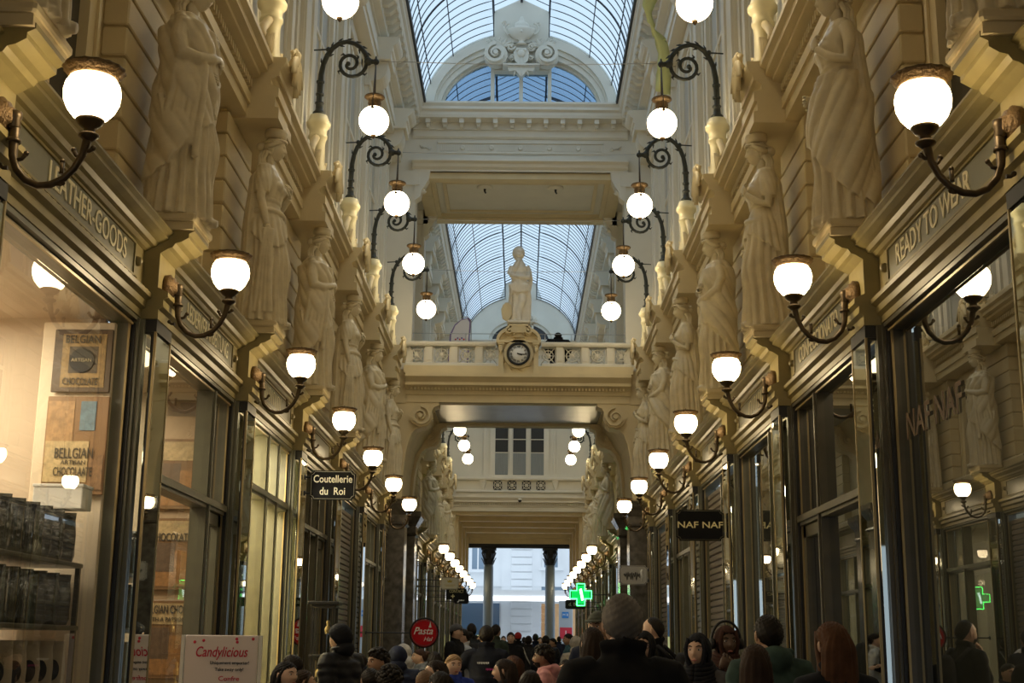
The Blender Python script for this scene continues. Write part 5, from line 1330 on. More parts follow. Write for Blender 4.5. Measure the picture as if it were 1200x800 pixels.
# shelves with bags in the first window
sh = empty('display_shelf', (-3.06, 8.15, 0), 0, 'dark wooden shelves with chocolate bags in the big left window', 'shelf')
for z in (1.24, 1.66, 2.06): MB().bbox(-0.42, 0.25, -0.95, 0.72, z-0.03, z, 0.006).build('shelf_board', M['olive_dk'], sh)
for x in (-0.40, 0.21):
    for y in (-0.93, 0.68): MB().box(x, x+0.03, y, y+0.03, 0.012, 2.06).build('post', M['black'], sh)
foil = mat('black_foil', (0.22, 0.23, 0.24), 0.20, 0.85, bump=1.0, bscale=26, col2=(0.03, 0.03, 0.035), nscale=16)
beige = mat('beige_paper_bag', (0.46, 0.38, 0.30), 0.6)
def bag(mt, oval):
    m = MB(); rings = []
    for z, w, d in ((0, .075, .045), (.04, .085, .055), (.16, .088, .05), (.24, .08, .035), (.27, .075, .012), (.30, .080, .006), (.32, .080, .005)):
        rings.append([(w*math.copysign(abs(math.cos(a))**0.7, math.cos(a))*(1+0.05*math.sin(7*a+z*30)), d*math.copysign(abs(math.sin(a))**0.8, math.sin(a))*(1+0.08*math.sin(5*a+z*40)), z) for a in [k*PI/12 for k in range(24)]])
    m.loft(rings); return m.mesh('pouch', mt)
bm_, bb_ = bag(foil, 0), bag(beige, 1)
ov = MB(); ov.lathe([(0.055, -0.003), (0.055, 0.003)], (0, -0.056, 0.14), 20, rot=Matrix.Rotation(PI/2, 3, 'X')); ovm = ov.mesh('seal', M['black'])
ring_ = MB().tube([(0.04*math.cos(k*PI/10), -0.061, 0.14+0.055*math.sin(k*PI/10)) for k in range(21)], 0.004, 4).mesh('ring', beige)
ordn = 0
for lvl, z in enumerate((1.24, 1.66, 2.06)):
    for i in range(6):
        for j in range(2 if lvl else 1):
            y = 7.57+0.225*i; x = -2.91-0.19*j+0.0
            root = empty('chocolate_bag', (x, y, z+0.003), random.uniform(-0.2, 0.2)+0.5, '%s bag on the %s shelf, %s from the passage end%s' % ('beige round-sealed' if lvl == 0 else 'black foil', ('bottom', 'middle', 'top')[lvl], ORD[6-i], ', back row' if j else ''), 'bag', ('beige' if lvl == 0 else 'black foil')+' chocolate bags in the left window')
            o = bpy.data.objects.new('pouch', bb_ if lvl == 0 else bm_); C.objects.link(o); o.parent = root
            if lvl == 0:
                o = bpy.data.objects.new('seal', ovm); C.objects.link(o); o.parent = root
                o.scale = (0.8, 1, 1.2); o.location = (0, 0.0, -0.028)
bx = empty('white_box', (-2.90, 8.62, 2.39), 0, 'white carton on top of the chocolate bags', 'box')
MB().bbox(-0.16, 0.16, -0.10, 0.10, 0.0, 0.14, 0.006).build('carton', M['white'], bx); MB().bbox(-0.165, 0.165, -0.105, 0.105, 0.14, 0.16, 0.004).build('lid', M['white'], bx)
# pendant lamps with fabric shades in the first window
for i, (x, y) in enumerate(((-3.5, 8.0), (-4.1, 8.6))):
    root = empty('pendant_lamp', (x, y, 3.1), 0, 'pale drum pendant lamp in the left shop, %s one' % ('nearer' if i == 0 else 'farther'), 'pendant lamp', 'drum pendant lamps in the left shop')
    MB().lathe([(0.15, 0), (0.16, 0.0), (0.14, 0.26), (0.13, 0.26)], n=24).build('shade', mat('drum_shade_%d' % i, (0.75, 0.68, 0.55), 0.7, emit=(1, .8, .5), estr=0.25), root)
    MB().tube([(0, 0, 0.2), (0, 0, 0.68)], 0.006, 6).build('cord', M['black'], root)
    MB().sphere((0, 0, 0.05), 0.05, 12, 8).build('bulb', M['glow_low'], root)
# dark beam and wall shelves at the back
bk = empty('wall_cabinet', (-5.0, 7.7, 0), 0, 'dark wall cabinet at the back of the left shop', 'cabinet')
MB().bbox(-0.15, 0.1, -1.2, 1.2, 0.02, 2.5, 0.02).build('carcass', M['olive_dk'], bk)
for z in (0.6, 1.1, 1.6, 2.1): MB().box(0.1, 0.3, -1.15, 1.15, z, z+0.03).build('shelf', M['frame_lt'], bk)
# blinds in the yellow shop
bl_ = empty('vertical_blind', (-3.95, 14.1, 0), 0, 'cream vertical blind in the brightly lit left shop', 'blind')
for k in range(9):
    MB().box(-0.012, 0.012, -0.9+k*0.16, -0.9+k*0.16+0.13, 0.5, 3.55).build('slat', mat('blind_slat', (0.85, 0.78, 0.5), 0.7) if k == 0 else C.objects[-1].data.materials[0], bl_)
MB().box(-0.03, 0.03, -0.95, 0.65, 3.55, 3.62).build('head_rail', M['white'], bl_)

# ---------------------------------------------------------------- A-board, black display cabinet
p0 = at(259, 780, 10.3)
sb = empty('sign_board', (p0[0], p0[1], 0), 0.05, 'white sign board with red script standing at the left shops', 'sign board')
z1 = at(259, 747, 10.3)[2]
MB().bbox(-0.28, 0.28, -0.015, 0.015, 0.55, z1, 0.006).build('panel', mat('pinkish_white', (0.80, 0.72, 0.72), 0.5), sb)
rd = mat('red_script', (0.55, 0.02, 0.06), 0.5)
for tx, sz, z, w_, m_ in (('Candylicious', 0.11, z1-0.13, 0.40, rd), ('Uniquement emporter!', 0.035, z1-0.21, 0.30, M['black']), ('Take away only!', 0.035, z1-0.26, 0.22, M['black']), ('Confre', 0.05, z1-0.33, 0.16, rd)):
    text(tx, sz, m_, sb, (0.0 if sz > .05 else 0.07, -0.018, z), 0, depth=0.001, width=w_, shear=0.25 if sz > 0.05 else 0, bold=0.01)
fr = MB()
for q in (-1, 1): fr.box(q*0.30-0.012, q*0.30+0.012, -0.02, 0.02, 0, z1).box(q*0.30-0.012, q*0.30+0.012, -0.25, 0.25, 0, 0.03)
fr.build('stand', M['white'], sb)
for i in range(14):
    a = random.uniform(0, 6.28); MB().sphere((random.uniform(-0.25, 0.25), -0.016, random.choice((z1-0.04, z1-0.40, z1-0.5))+random.uniform(-0.02, 0.02)), 0.012, 6, 4, (1, 0.2, 1)).build('sweet_print', rd, sb)
p0 = at(379, 760, 13.6)
dc = empty('display_cabinet', (p0[0], p0[1], 0), 0.0, 'tall narrow black glass display cabinet outside the left shop', 'cabinet')
zt = at(379, 708, 13.6)[2]; W = 0.11
f = MB()
for x in (-W, W):
    for y in (-W, W): f.box(x-0.013, x+0.013, y-0.013, y+0.013, 0.0, zt-0.04)
for z in (0.08, zt-0.55, zt-0.05): f.bbox(-W-0.02, W+0.02, -W-0.02, W+0.02, z, z+0.03, 0.004)
f.bbox(-W-0.05, W+0.05, -W-0.05, W+0.05, zt-0.02, zt+0.015, 0.008)
f.build('frame', M['black'], dc)
for z in (0.5, 0.8, 1.1, zt-0.75, zt-0.32): MB().box(-W, W, -W, W, z, z+0.008).build('glass_shelf', M['glass'], dc)
for z in (0.51, 0.81, 1.11, zt-0.74, zt-0.31):
    MB().lathe([(0.03, 0), (0.035, 0.05), (0.012, 0.08), (0.02, 0.12), (0.006, 0.14)], (random.uniform(-.04, .04), 0, z), 10).build('ware', M['frame_lt'], dc)

# ---------------------------------------------------------------- ribbon and feather flag
rb = MB()
def strip(pts, w0):
    rings = []
    for i, (x, y, z, w_, tw) in enumerate(pts):
        rings.append([(x-w_*math.cos(tw), y-w_*math.sin(tw), z), (x-w_*.3*math.cos(tw), y-0.05-w_*.3*math.sin(tw), z), (x+w_*.3*math.cos(tw), y+0.05, z), (x+w_*math.cos(tw), y+w_*math.sin(tw), z), (x+w_*.3*math.cos(tw), y+0.065, z), (x-w_*.3*math.cos(tw), y-0.035, z)])
    rb.loft(rings)
def rp(px, py, d=19.5): return at(px, py, d)
pts = [(757, -10, .16, 0), (752, 10, .12, .5), (758, 30, .09, .8), (768, 45, .12, .4), (772, 62, .10, .2), (772, 85, .13, 0.3), (771, 112, .15, 0.1)]
P5 = []
for i in range(len(pts)-1):
    for k in range(6):
        t = k/6; a, b = pts[i], pts[i+1]; q = [a[j]+(b[j]-a[j])*t for j in range(4)]; x, y, z = rp(q[0], q[1]); P5.append((x, y, z, q[2]*0.85, q[3]+0.3*math.sin(i+t*3)))
strip(P5, 0.1)
fab = bpy.data.materials.new('sheer_fabric'); fab.use_nodes = True; nt = fab.node_tree; b0 = nt.nodes['Principled BSDF']; b0.inputs['Base Color'].default_value = (0.86, 0.90, 0.42, 1); b0.inputs['Specular IOR Level'].default_value = 0.2; b0.inputs['Roughness'].default_value = 0.6; b0.inputs['Alpha'].default_value = 0.8
tag(rb.build('fabric_ribbon', fab), 'sheer yellow-green cloth ribbon hanging from the vault on the right', 'ribbon')
fl = at(535, 390, 28.6); root = empty('feather_flag', (fl[0], 28.3, 7.235), 0, 'white feather flag with purple edge standing on the bridge', 'flag')
zt = 8.45; sx = 0.0
o_ = [(-0.26, 0.12), (0.16, 0.12), (0.20, 0.9), (0.22, 1.30), (0.16, 1.38), (0.02, 1.34), (-0.12, 1.22), (-0.22, 1.0)]
MB().poly([(x*1.05, z) for x, z in o_], -0.004, 0.004).build('banner', mat('flag_purple', (0.25, 0.18, 0.38), 0.7), root)
MB().poly([(x*0.9-0.0, z*0.98) for x, z in o_], -0.010, -0.004).build('banner_face', mat('flag_white', (0.82, 0.80, 0.84), 0.7), root)
MB().box(-0.1, 0.35, -0.15, 0.15, -0.17, -0.13).tube([(0.22, 0, -0.15), (0.24, 0, 0.9), (0.23, 0, 1.32), (0.15, 0, 1.40), (0.0, 0, 1.37)], 0.012, 6).build('pole', M['wire'], root)
text('GEN', 0.13, mat('flag_red', (0.6, 0.05, 0.12), 0.5), root, (-0.02, -0.013, 0.72), 0, depth=0.001, bold=0.02)
for k in range(5): MB().sphere((-0.10+0.045*k, -0.012, 0.88+0.03*(k % 2)), 0.02, 8, 6, (1, 0.2, 1)).build('dot', mat('flag_dot', ((0.6, 0.05, 0.1), (0.2, 0.1, 0.4))[k % 2], 0.5), root)

# ---------------------------------------------------------------- the street beyond
sw = mat('street_stone', (0.90, 0.91, 0.92), 0.7, noise=0.06, nscale=0.8)
FYS = 72.0
def sp(px, py, d=70.7):
    p = at(px, py, d); return p[0], p[2]
struct('ground_street', MB().box(-30, 30, 61.0, 90, -0.1, 0.0), mat('street_paving', (0.42, 0.43, 0.44), 0.8, noise=0.2, nscale=2))
bd = empty('street_building', (0, FYS, 0), 0, 'pale stone building across the street with banded pilaster', 'building')
w = MB(); w.box(-16, 16, 0, 1.0, 0, 16)
(xa, za), (xb, zb) = sp(598, 645), sp(623, 740)
z = 0.0
while z < 9.0: w.bbox(xa, xb, -0.22, 0, z+0.03, z+0.36, 0.03); z += 0.39
w.box(xa-0.5, xb+0.5, -0.10, 0, 0, 9.0)
w.box(xa-0.2, xb+0.2, -0.32, 0, 1.9, 2.05)
for z in [0.6+0.45*i for i in range(8)]:
    w.box(xb+0.5, xb+1.1, -0.05, 0, z, z+0.4)
w.box(-16, 16, -0.12, 0, 4.7, 4.85); w.box(-16, 16, -0.08, 0, 9.0, 9.3)
w.build('wall', sw, bd)
def bwin(px0, px1, py0, py1, nm='window', mtl='dkwin'):
    (x0, z1), (x1, z0) = sp(px0, py0), sp(px1, py1)
    o = MB().box(x0, x1, -0.04, 0.02, z0, z1).build(nm, M[mtl], bd)
    f = MB(); f.box(x0-0.12, x0, -0.12, 0, z0, z1+0.1).box(x1, x1+0.12, -0.12, 0, z0, z1+0.1).box(x0-0.12, x1+0.12, -0.12, 0, z1, z1+0.12).box(x0-0.3, x1+0.3, -0.25, 0, z0-0.16, z0)
    f.box((x0+x1)/2-0.04, (x0+x1)/2+0.04, -0.07, 0, z0, z1)
    f.build('window_frame', sw, o)
M['bluewin'] = mat('blue_grey_glass', (0.25, 0.33, 0.42), 0.1)
bwin(552, 566, 625, 667, mtl='bluewin'); bwin(637, 653, 625, 664, mtl='bluewin')
(x0, z1), (x1, z0) = sp(629, 685), sp(680, 693)
MB().box(x0, x1, -0.05, 0.02, z0, z1).build('fanlight', M['bluewin'], bd)
(x0, z1), (x1, z0) = sp(530, 707), sp(585, 790)
MB().box(x0, x1, -0.05, 0.02, 0, z1).build('shop_window', mat('street_shop_glass', (0.08, 0.15, 0.24), 0.15), bd)
MB().box(x0, x1, -0.07, 0.0, 1.0, 2.15).build('lit_display', mat('yellow_display', (0.5, 0.5, 0.2), 0.5, emit=(0.8, 0.8, 0.35), estr=0.35), bd)
(x0, z1), (x1, z0) = sp(633, 707), sp(680, 790)
MB().box(x0, x1, -0.05, 0.02, 0, z1).build('shop_window', mat('warm_shop_glass', (0.3, 0.2, 0.1), 0.3, emit=(1.0, 0.65, 0.35), estr=0.25, noise=0.5, nscale=2), bd)
(x0, z1), (x1, z0) = sp(530, 692, 66), sp(667, 702, 66)
cn = empty('canopy', (0, 67, 0), 0, 'long white street canopy with a glowing edge', 'canopy')
MB().box(-14, x1, -0.8, 4.6, z0+0.05, z1).build('roof_panel', sw, cn)
MB().box(-14, x1, -0.86, -0.8, z0-0.12, z0+0.1).build('lit_edge', mat('lit_edge', (1, 1, 1), 0.5, emit=(1, 1, 1), estr=1.3), cn)
for px in (662,):
    (x0, z1), (x1, z0) = sp(654, 704, 63), sp(670, 760, 63)
    tt = empty('street_totem', ((x0+x1)/2, 63.4, 0), 0, 'grey street totem with small blue and red signs', 'totem')
    W = (x1-x0)/2
    MB().bbox(-W, W, -0.1, 0.1, 0, z1, 0.03).build('body', mat('totem_grey', (0.42, 0.46, 0.50), 0.5), tt)
    za, zb = sp(0, 717, 63)[1], sp(0, 724, 63)[1]
    MB().box(-W*0.55, W*0.4, -0.12, -0.1, zb, za).build('blue_sign', mat('blue_sign', (0.02, 0.20, 0.55), 0.4), tt)
    text('M B', 0.16, M['white'], tt, (-0.02, -0.125, (za+zb)/2), 0, depth=0.001)
    za, zb = sp(0, 735, 63)[1], sp(0, 748, 63)[1]
    MB().box(-W*0.85, W*0.9, -0.12, -0.1, zb, za).build('red_sign', mat('red_sign', (0.60, 0.03, 0.06), 0.4), tt)
    text('1', 0.3, M['white'], tt, (0.0, -0.125, (za+zb)/2), 0, depth=0.001)
# ---------------------------------------------------------------- people (forward = +X, 1.75 m tall at scale 1)
SK = {}
for n_, c_ in {'light': (0.62, 0.40, 0.29), 'tan': (0.42, 0.25, 0.16), 'brown': (0.22, 0.12, 0.075), 'dark': (0.10, 0.055, 0.035)}.items():
    SK[n_] = mat('skin_'+n_, c_, 0.5, noise=0.08, nscale=12)
M['eye'] = mat('eye_dark', (0.02, 0.015, 0.012), 0.2); M['eyewhite'] = mat('eye_white', (0.7, 0.68, 0.65), 0.3); M['lip'] = mat('lips', (0.36, 0.13, 0.11), 0.45)
HC = (0.028, 0.0, 1.622)
HIPZ = {'stand': 0.93, 'sit': 0.93}
def limbs(pose, infl, male=1.0):
    """list of (path, radii) for arms; legs"""
    A = []; sw = 0.188 if male > 0.95 else 0.170
    def arm(side, sh, el, wr): A.append((side, sh, el, wr))
    if pose in ('stand', 'walk'):
        dx = 0.10 if pose == 'walk' else 0.02
        arm(-1, (0, -sw, 1.42), (-0.03+dx, -sw-0.045, 1.14), (0.05+dx*1.5, -sw-0.03, 0.90))
        arm(1, (0, sw, 1.42), (-0.03-dx, sw+0.045, 1.14), (0.03-dx*0.5, sw+0.03, 0.90))
    elif pose == 'hold':
        arm(-1, (0, -sw, 1.42), (0.0, -sw-0.05, 1.15), (0.24, -sw+0.08, 1.20))
        arm(1, (0, sw, 1.42), (0.0, sw+0.05, 1.15), (0.24, sw-0.08, 1.18))
    elif pose == 'chin':
        arm(-1, (0, -sw, 1.42), (0.12, -sw-0.03, 1.18), (0.20, -0.10, 1.44))
        arm(1, (0, sw, 1.42), (0.0, sw+0.05, 1.15), (0.22, sw-0.14, 1.14))
    elif pose == 'elbow':     # left arm bent outwards
        arm(1, (0, sw, 1.42), (0.02, sw+0.16, 1.20), (0.20, sw+0.20, 1.06))
        arm(-1, (0, -sw, 1.42), (0.0, -sw-0.05, 1.15), (0.20, -sw+0.05, 1.08))
    return A
def make_body(pose, female):
    ml = 0.9 if female else 1.0
    T = [(0.86, .118, .150), (.95, .122, .160), (1.08, .105, .140 if not female else .128), (1.22, .112, .158*ml), (1.35, .105, .178*ml), (1.43, .082, .165*ml), (1.475, .058, .10), (1.51, .054, .056), (1.58, .053, .055)]
    m = MB()
    m.loft([[(-0.005+0.012*(z > 1.2)+rx*math.cos(a), ry*math.sin(a), z) for a in [k*PI/14 for k in range(28)]] for z, rx, ry in T])
    step = 0.22 if pose == 'walk' else 0.03
    for q in (-1, 1):
        m.tube([(0, q*0.085, 0.92), (q*step*0.4+0.02, q*0.095, 0.70), (q*step*0.7+0.02, q*0.095, 0.50), (q*step-0.03*abs(q), q*0.10, 0.28), (q*step*1.2-0.03, q*0.10, 0.07)], [0.095, 0.082, 0.058, 0.056, 0.038], 14)
        m.tube([(q*step*1.2-0.06, q*0.10, 0.05), (q*step*1.2+0.06, q*0.11, 0.04), (q*step*1.2+0.14, q*0.115, 0.03)], [0.036, 0.036, 0.025], 8)
    for side, sh, el, wr in limbs(pose, 0, ml):
        mid1 = tuple((a+b)/2 for a, b in zip(sh, el)); mid2 = tuple((a+b)/2 for a, b in zip(el, wr))
        m.tube([(sh[0], sh[1]*0.75, sh[2]+0.01), sh, mid1, el, mid2, wr], [0.055, 0.056, 0.047, 0.040, 0.037, 0.026], 12)
    me = remeshed(m, 0.016, 'body')
    h = MB(); add_head(h, HC, 1.0, rz=0.108, na=40, ne=32, jaw=1.25 if female else 0.95)
    hn = MB()
    for side, sh, el, wr in limbs(pose, 0, ml):
        d = Vector(wr)-Vector(el)
        if pose == 'chin' and side == -1: hand(hn, wr, (0.1, 0.5, 0.8), (1, 0, 0.2), 0.95, 0.9, -1)
        else: hand(hn, wr, d, (0, side, 0.2) if pose in ('stand', 'walk') else (0, 0, 1), 0.95, 0.6, side)
    f = MB(); f.cur = 0
    e1 = MB()
    for q in (-1, 1): e1.sphere((HC[0]+0.0795, q*0.031, HC[2]+0.008), 0.0105, 10, 6, (0.5, 1.2, 0.65))
    e2 = MB()
    for q in (-1, 1):
        e2.sphere((HC[0]+0.0845, q*0.031, HC[2]+0.008), 0.0062, 8, 6, (0.5, 1, 1))
        e2.tube([(HC[0]+0.0905, q*0.014, HC[2]+0.028), (HC[0]+0.0895, q*0.032, HC[2]+0.034), (HC[0]+0.077, q*0.050, HC[2]+0.029)], [0.0035, 0.0042, 0.002], 5)
    lp = MB(); lp.sphere((HC[0]+0.0895, 0, HC[2]-0.0625), 0.016, 12, 6, (0.55, 1.25, 0.42))
    parts = [(me, 0), (h.mesh('a', SK['light']), 0), (hn.mesh('b', SK['light']), 0), (e1.mesh('c', SK['light']), 1), (e2.mesh('d', SK['light']), 2), (lp.mesh('e', SK['light']), 3)]
    return join_meshes('person_body', parts, [SK['light'], M['eyewhite'], M['eye'], M['lip']])
def make_jacket(pose, female, style):
    ml = 0.91 if female else 1.0
    puff = {'jacket': 0.0, 'puffer': 0.030, 'hoodie': 0.008, 'coat': 0.012, 'polo': -0.006}[style]
    low = {'jacket': 0.84, 'puffer': 0.80, 'hoodie': 0.82, 'coat': 0.55, 'polo': 0.80}[style]
    T = [(low-0.02, .150+puff, .190+puff), (0.95, .148+puff, .192+puff), (1.08, .134+puff, .172*ml+puff), (1.22, .136+puff, .188*ml+puff), (1.34, .130+puff, .205*ml+puff), (1.415, .108+puff*.8, .198*ml+puff*.6), (1.455, .088, .150*ml), (1.485, .072, .098), (1.515, .068, .076), (1.53, .066, .070)]
    m = MB()
    rings = []
    zs = [T[0][0]+(1.53-T[0][0])*i/60 for i in range(61)]
    for z in zs:
        rx, ry = interp([(t[0], t[1], t[2]) for t in T], z); ring = []
        for k in range(72):
            a = 2*PI*k/72
            w = 0.005*math.sin(z*38+3*math.sin(a*2))*math.sin(a*3+z*9)+0.004*math.sin(a*7+z*21)
            if style == 'puffer': w += 0.016*abs(math.sin(z*PI/0.085))
            ring.append((-0.003+0.01*(z > 1.2)+(rx+w)*math.cos(a), (ry+w)*math.sin(a), z))
        rings.append(ring)
    m.loft(rings)
    for side, sh, el, wr in limbs(pose, 0, ml):
        P, R = [(sh[0], sh[1]*0.55, sh[2]+0.025)], [0.062]
        n = 8; end = 0.97 if style != 'polo' else -1
        for i in range(n+1):
            t = i/n; P.append(tuple(sh[j]+(el[j]-sh[j])*t for j in range(3))); R.append(0.073+puff*0.8-0.014*t+0.004*math.sin(i*2.4)+(0.010*abs(math.sin(i*1.6)) if style == 'puffer' else 0))
            if style == 'polo' and t > 0.55: break
        if style != 'polo':
            for i in range(1, n+1):
                t = i/n*0.98; P.append(tuple(el[j]+(wr[j]-el[j])*t for j in range(3))); R.append(0.059+puff*0.7-0.018*t+0.004*math.sin(i*2.7)+(0.008*abs(math.sin(i*1.6)) if style == 'puffer' else 0))
        m.tube(P, R, 14)
    if style == 'hoodie':
        m.sphere((-0.085, 0, 1.49), 0.09, 16, 10, (0.75, 1.15, 0.85)); m.tube([(0.075, -0.03, 1.47), (0.03, -0.085, 1.51), (-0.06, -0.10, 1.53), (-0.10, 0, 1.53), (-0.06, 0.10, 1.53), (0.03, 0.085, 1.51), (0.075, 0.03, 1.47)], 0.026, 8)
    elif style in ('jacket', 'coat', 'polo'):
        m.tube([(0.088, -0.015, 1.475), (0.05, -0.068, 1.505), (-0.02, -0.082, 1.53), (-0.068, 0, 1.545), (-0.02, 0.082, 1.53), (0.05, 0.068, 1.505), (0.088, 0.015, 1.475)], 0.014, 8); m.tube([(0.05, -0.07, 1.52), (-0.02, -0.085, 1.545), (-0.068, 0, 1.56), (-0.02, 0.085, 1.545), (0.05, 0.07, 1.52)], 0.016, 8)
    else:
        m.tube([(0.08*math.cos(a)-0.0, 0.088*math.sin(a), 1.535-0.012*math.cos(a)) for a in [k*PI/10 for k in range(21)]], 0.024, 8)
    me = remeshed(m, 0.013, 'garment')
    return me
def make_trousers(pose):
    m = MB(); step = 0.22 if pose == 'walk' else 0.03
    m.loft([[(rx*math.cos(a), ry*math.sin(a), z) for a in [k*PI/12 for k in range(24)]] for z, rx, ry in ((0.80, .12, .165), (0.90, .132, .175), (1.0, .118, .158), (1.03, .115, .15))])
    for q in (-1, 1):
        P = [(0, q*0.085, 0.88), (q*step*0.4+0.02, q*0.095, 0.70), (q*step*0.7+0.02, q*0.095, 0.50), (q*step-0.03, q*0.10, 0.28), (q*step*1.2-0.03, q*0.10, 0.10)]
        m.tube(P, [0.105, 0.095, 0.078, 0.072, 0.068], 14)
    return remeshed(m, 0.016, 'trousers')
def make_shoes(pose):
    m = MB(); step = 0.22 if pose == 'walk' else 0.03
    for q in (-1, 1):
        x = q*step*1.2
        m.loft([[(x+cx+lx*math.cos(a), q*0.105+0.047*w_*math.sin(a), z) for a in [k*PI/8 for k in range(16)]] for z, cx, lx, w_ in ((0.0, 0.035, .145, 1), (0.025, 0.035, .148, 1.02), (0.06, 0.02, .13, 0.92), (0.10, -0.04, .065, 0.85), (0.13, -0.045, .055, 0.8))])
    return m.mesh('shoe', M['black'])
def hair_shell(front, side, back, thick=0.012, rough=0.0035, n=48):
    m = MB(); rings = []
    for i in range(27):
        ring = []
        for j in range(n):
            a = 2*PI*j/n; c = math.cos(a)
            lo = side+(front-side)*max(0, c)**1.3 if c > 0 else side+(back-side)*(-c)**0.8
            e = lo+(PI/2*0.99-lo)*i/26
            w = rough*math.sin(a*17+e*11)+rough*math.sin(a*9-e*23)
            t = thick*(0.35+0.65*min(1, i/5))
            rx, ry, rz = 0.095+t+w, 0.075+t+w, 0.107+t+w
            x = rx*math.cos(e)*math.cos(a); y = ry*math.cos(e)*math.sin(a); z = rz*math.sin(e)
            if z < 0 and x < 0: x *= 1-0.30*(-z/rz)
            ring.append((HC[0]-0.004+x, y, HC[2]+z))
        rings.append(ring)
    m.loft(rings); return m
def make_hair(kind):
    if kind == 'short': m = hair_shell(0.55, 0.12, -0.65, 0.008, 0.0035)
    elif kind == 'curly':
        m = hair_shell(0.50, 0.15, -0.6, 0.02, 0.006)
        rr = random.Random(3)
        for k in range(90):
            e = rr.uniform(0.1, 1.5); a = rr.uniform(0, 6.28)
            if math.cos(a) > 0.4 and e < 0.65: continue
            m.sphere((HC[0]-0.004+0.112*math.cos(e)*math.cos(a), 0.092*math.cos(e)*math.sin(a), HC[2]+0.135*math.sin(e)), 0.020, 6, 5)
    elif kind == 'bald':
        m = hair_shell(1.25, 0.45, -0.65, 0.006, 0.002); rings = []
        for i in range(0):
            e = -0.6+0.9*i/8; ring = []
            for k in range(30):
                a = PI*0.53+(2*PI-PI*1.06)*k/29; ring.append((HC[0]-0.002+0.101*math.cos(e)*math.cos(a), 0.081*math.cos(e)*math.sin(a), HC[2]+0.112*math.sin(e)))
            rings.append(ring)
    elif kind in ('long', 'wavy'):
        m = hair_shell(0.62, 0.25, -0.8, 0.010, 0.003)
        L = 0.42 if kind == 'long' else 0.30
        rings = []
        for i in range(25):
            t = i/24; z = HC[2]+0.085-t*(L+0.085); ring = []
            g = 0.45+0.55*math.sin(min(1, t/0.22)*PI/2); w = (0.080+0.016*math.sin(t*2.6))*g; dep = (0.062-0.020*t)*g
            for k in range(40):
                a = 2*PI*k/40; o = (0.005 if kind == 'long' else 0.010)*math.sin(a*13+t*(3 if kind == 'long' else 14))
                x = -0.055-0.015*t+(dep+o)*math.cos(a); y = (w*(1-0.35*max(0, t-0.75)/0.25*0.8)+o)*math.sin(a)
                ring.append((HC[0]+x, y, z))
            rings.append(ring)
        m.loft(rings)
        for q in (-1, 1): m.tube([(HC[0]+0.045, q*0.058, HC[2]+0.070), (HC[0]+0.01, q*0.077, HC[2]+0.0), (HC[0]-0.02, q*0.070, HC[2]-0.10), (HC[0]-0.045, q*0.070, HC[2]-0.20)], [0.010, 0.014, 0.024, 0.024], 8)
    elif kind == 'bun':
        m = hair_shell(0.60, 0.18, -0.7, 0.012, 0.003); m.sphere((HC[0]-0.11, 0, HC[2]+0.04), 0.05, 14, 10)
    elif kind == 'hijab':
        m = MB(); rings = []
        for i in range(22):
            t = i/21; e = 0.62+(PI/2*0.99-0.62)*t; ring = []
            for j in range(48):
                a = 2*PI*j/48; c = math.cos(a); lo = 0.60 if c > 0.55 else -0.9+(1.5)*max(0, (c+0.0)/0.55)**2 if c > 0 else -0.9
                e = lo+(PI/2*0.99-lo)*t; w = 0.002*math.sin(a*9+e*7)
                ring.append((HC[0]-0.006+(0.112+w)*math.cos(e)*math.cos(a), (0.090+w)*math.cos(e)*math.sin(a), HC[2]+(0.122+w)*math.sin(e)))
            rings.append(ring)
        m.loft(rings)
        for k in range(7):
            z = HC[2]-0.085-0.022*k; r = 0.082+0.011*k
            m.tube([(HC[0]-0.018+(r+0.006)*math.cos(a), r*math.sin(a), z-0.018*math.cos(a)*(1+0.3*k)+0.004*math.sin(a*3+k)) for a in [j*PI/12 for j in range(25)]], 0.019, 7)
        for q in (-1, 1): m.tube([(HC[0]+0.058, q*0.048, HC[2]+0.085), (HC[0]+0.060, q*0.066, HC[2]+0.01), (HC[0]+0.062, q*0.054, HC[2]-0.07), (HC[0]+0.055, q*0.02, HC[2]-0.125)], [0.016, 0.018, 0.018, 0.018], 8)
    elif kind == 'beanie': m = hair_shell(0.42, 0.18, -0.15, 0.024, 0.001)
    elif kind == 'cap':
        m = hair_shell(0.40, 0.22, -0.05, 0.020, 0.0005)
        m.loft([[(HC[0]+0.085+0.075*t*math.cos(b), 0.075*math.sin(b)*(1-0.15*t), HC[2]+0.052-0.012*t+dz) for b in [-1.2+2.4*k/10 for k in range(11)]] for t, dz in ((0, 0.006), (1, 0.004), (1, -0.003), (0, -0.004))], closed=False, caps=False)
    elif kind == 'hood':
        m = hair_shell(0.55, -0.1, -0.9, 0.035, 0.002); m.sphere((HC[0]-0.07, 0, HC[2]-0.09), 0.10, 14, 10, (0.8, 1.05, 0.8))
    return m.mesh(kind, M['black'])
def make_beard():
    m = MB(); rings = []
    for i in range(9):
        e = -1.25+0.85*i/8; ring = []
        for k in range(25):
            a = -1.35+2.7*k/24; ring.append((HC[0]+0.006+0.104*math.cos(e)*math.cos(a)+0.004*math.sin(a*15), 0.070*math.cos(e)*math.sin(a), HC[2]-0.004+0.112*math.sin(e)))
        rings.append(ring)
    m.loft(rings, closed=False, caps=False)
    return m.mesh('beard', M['black'])
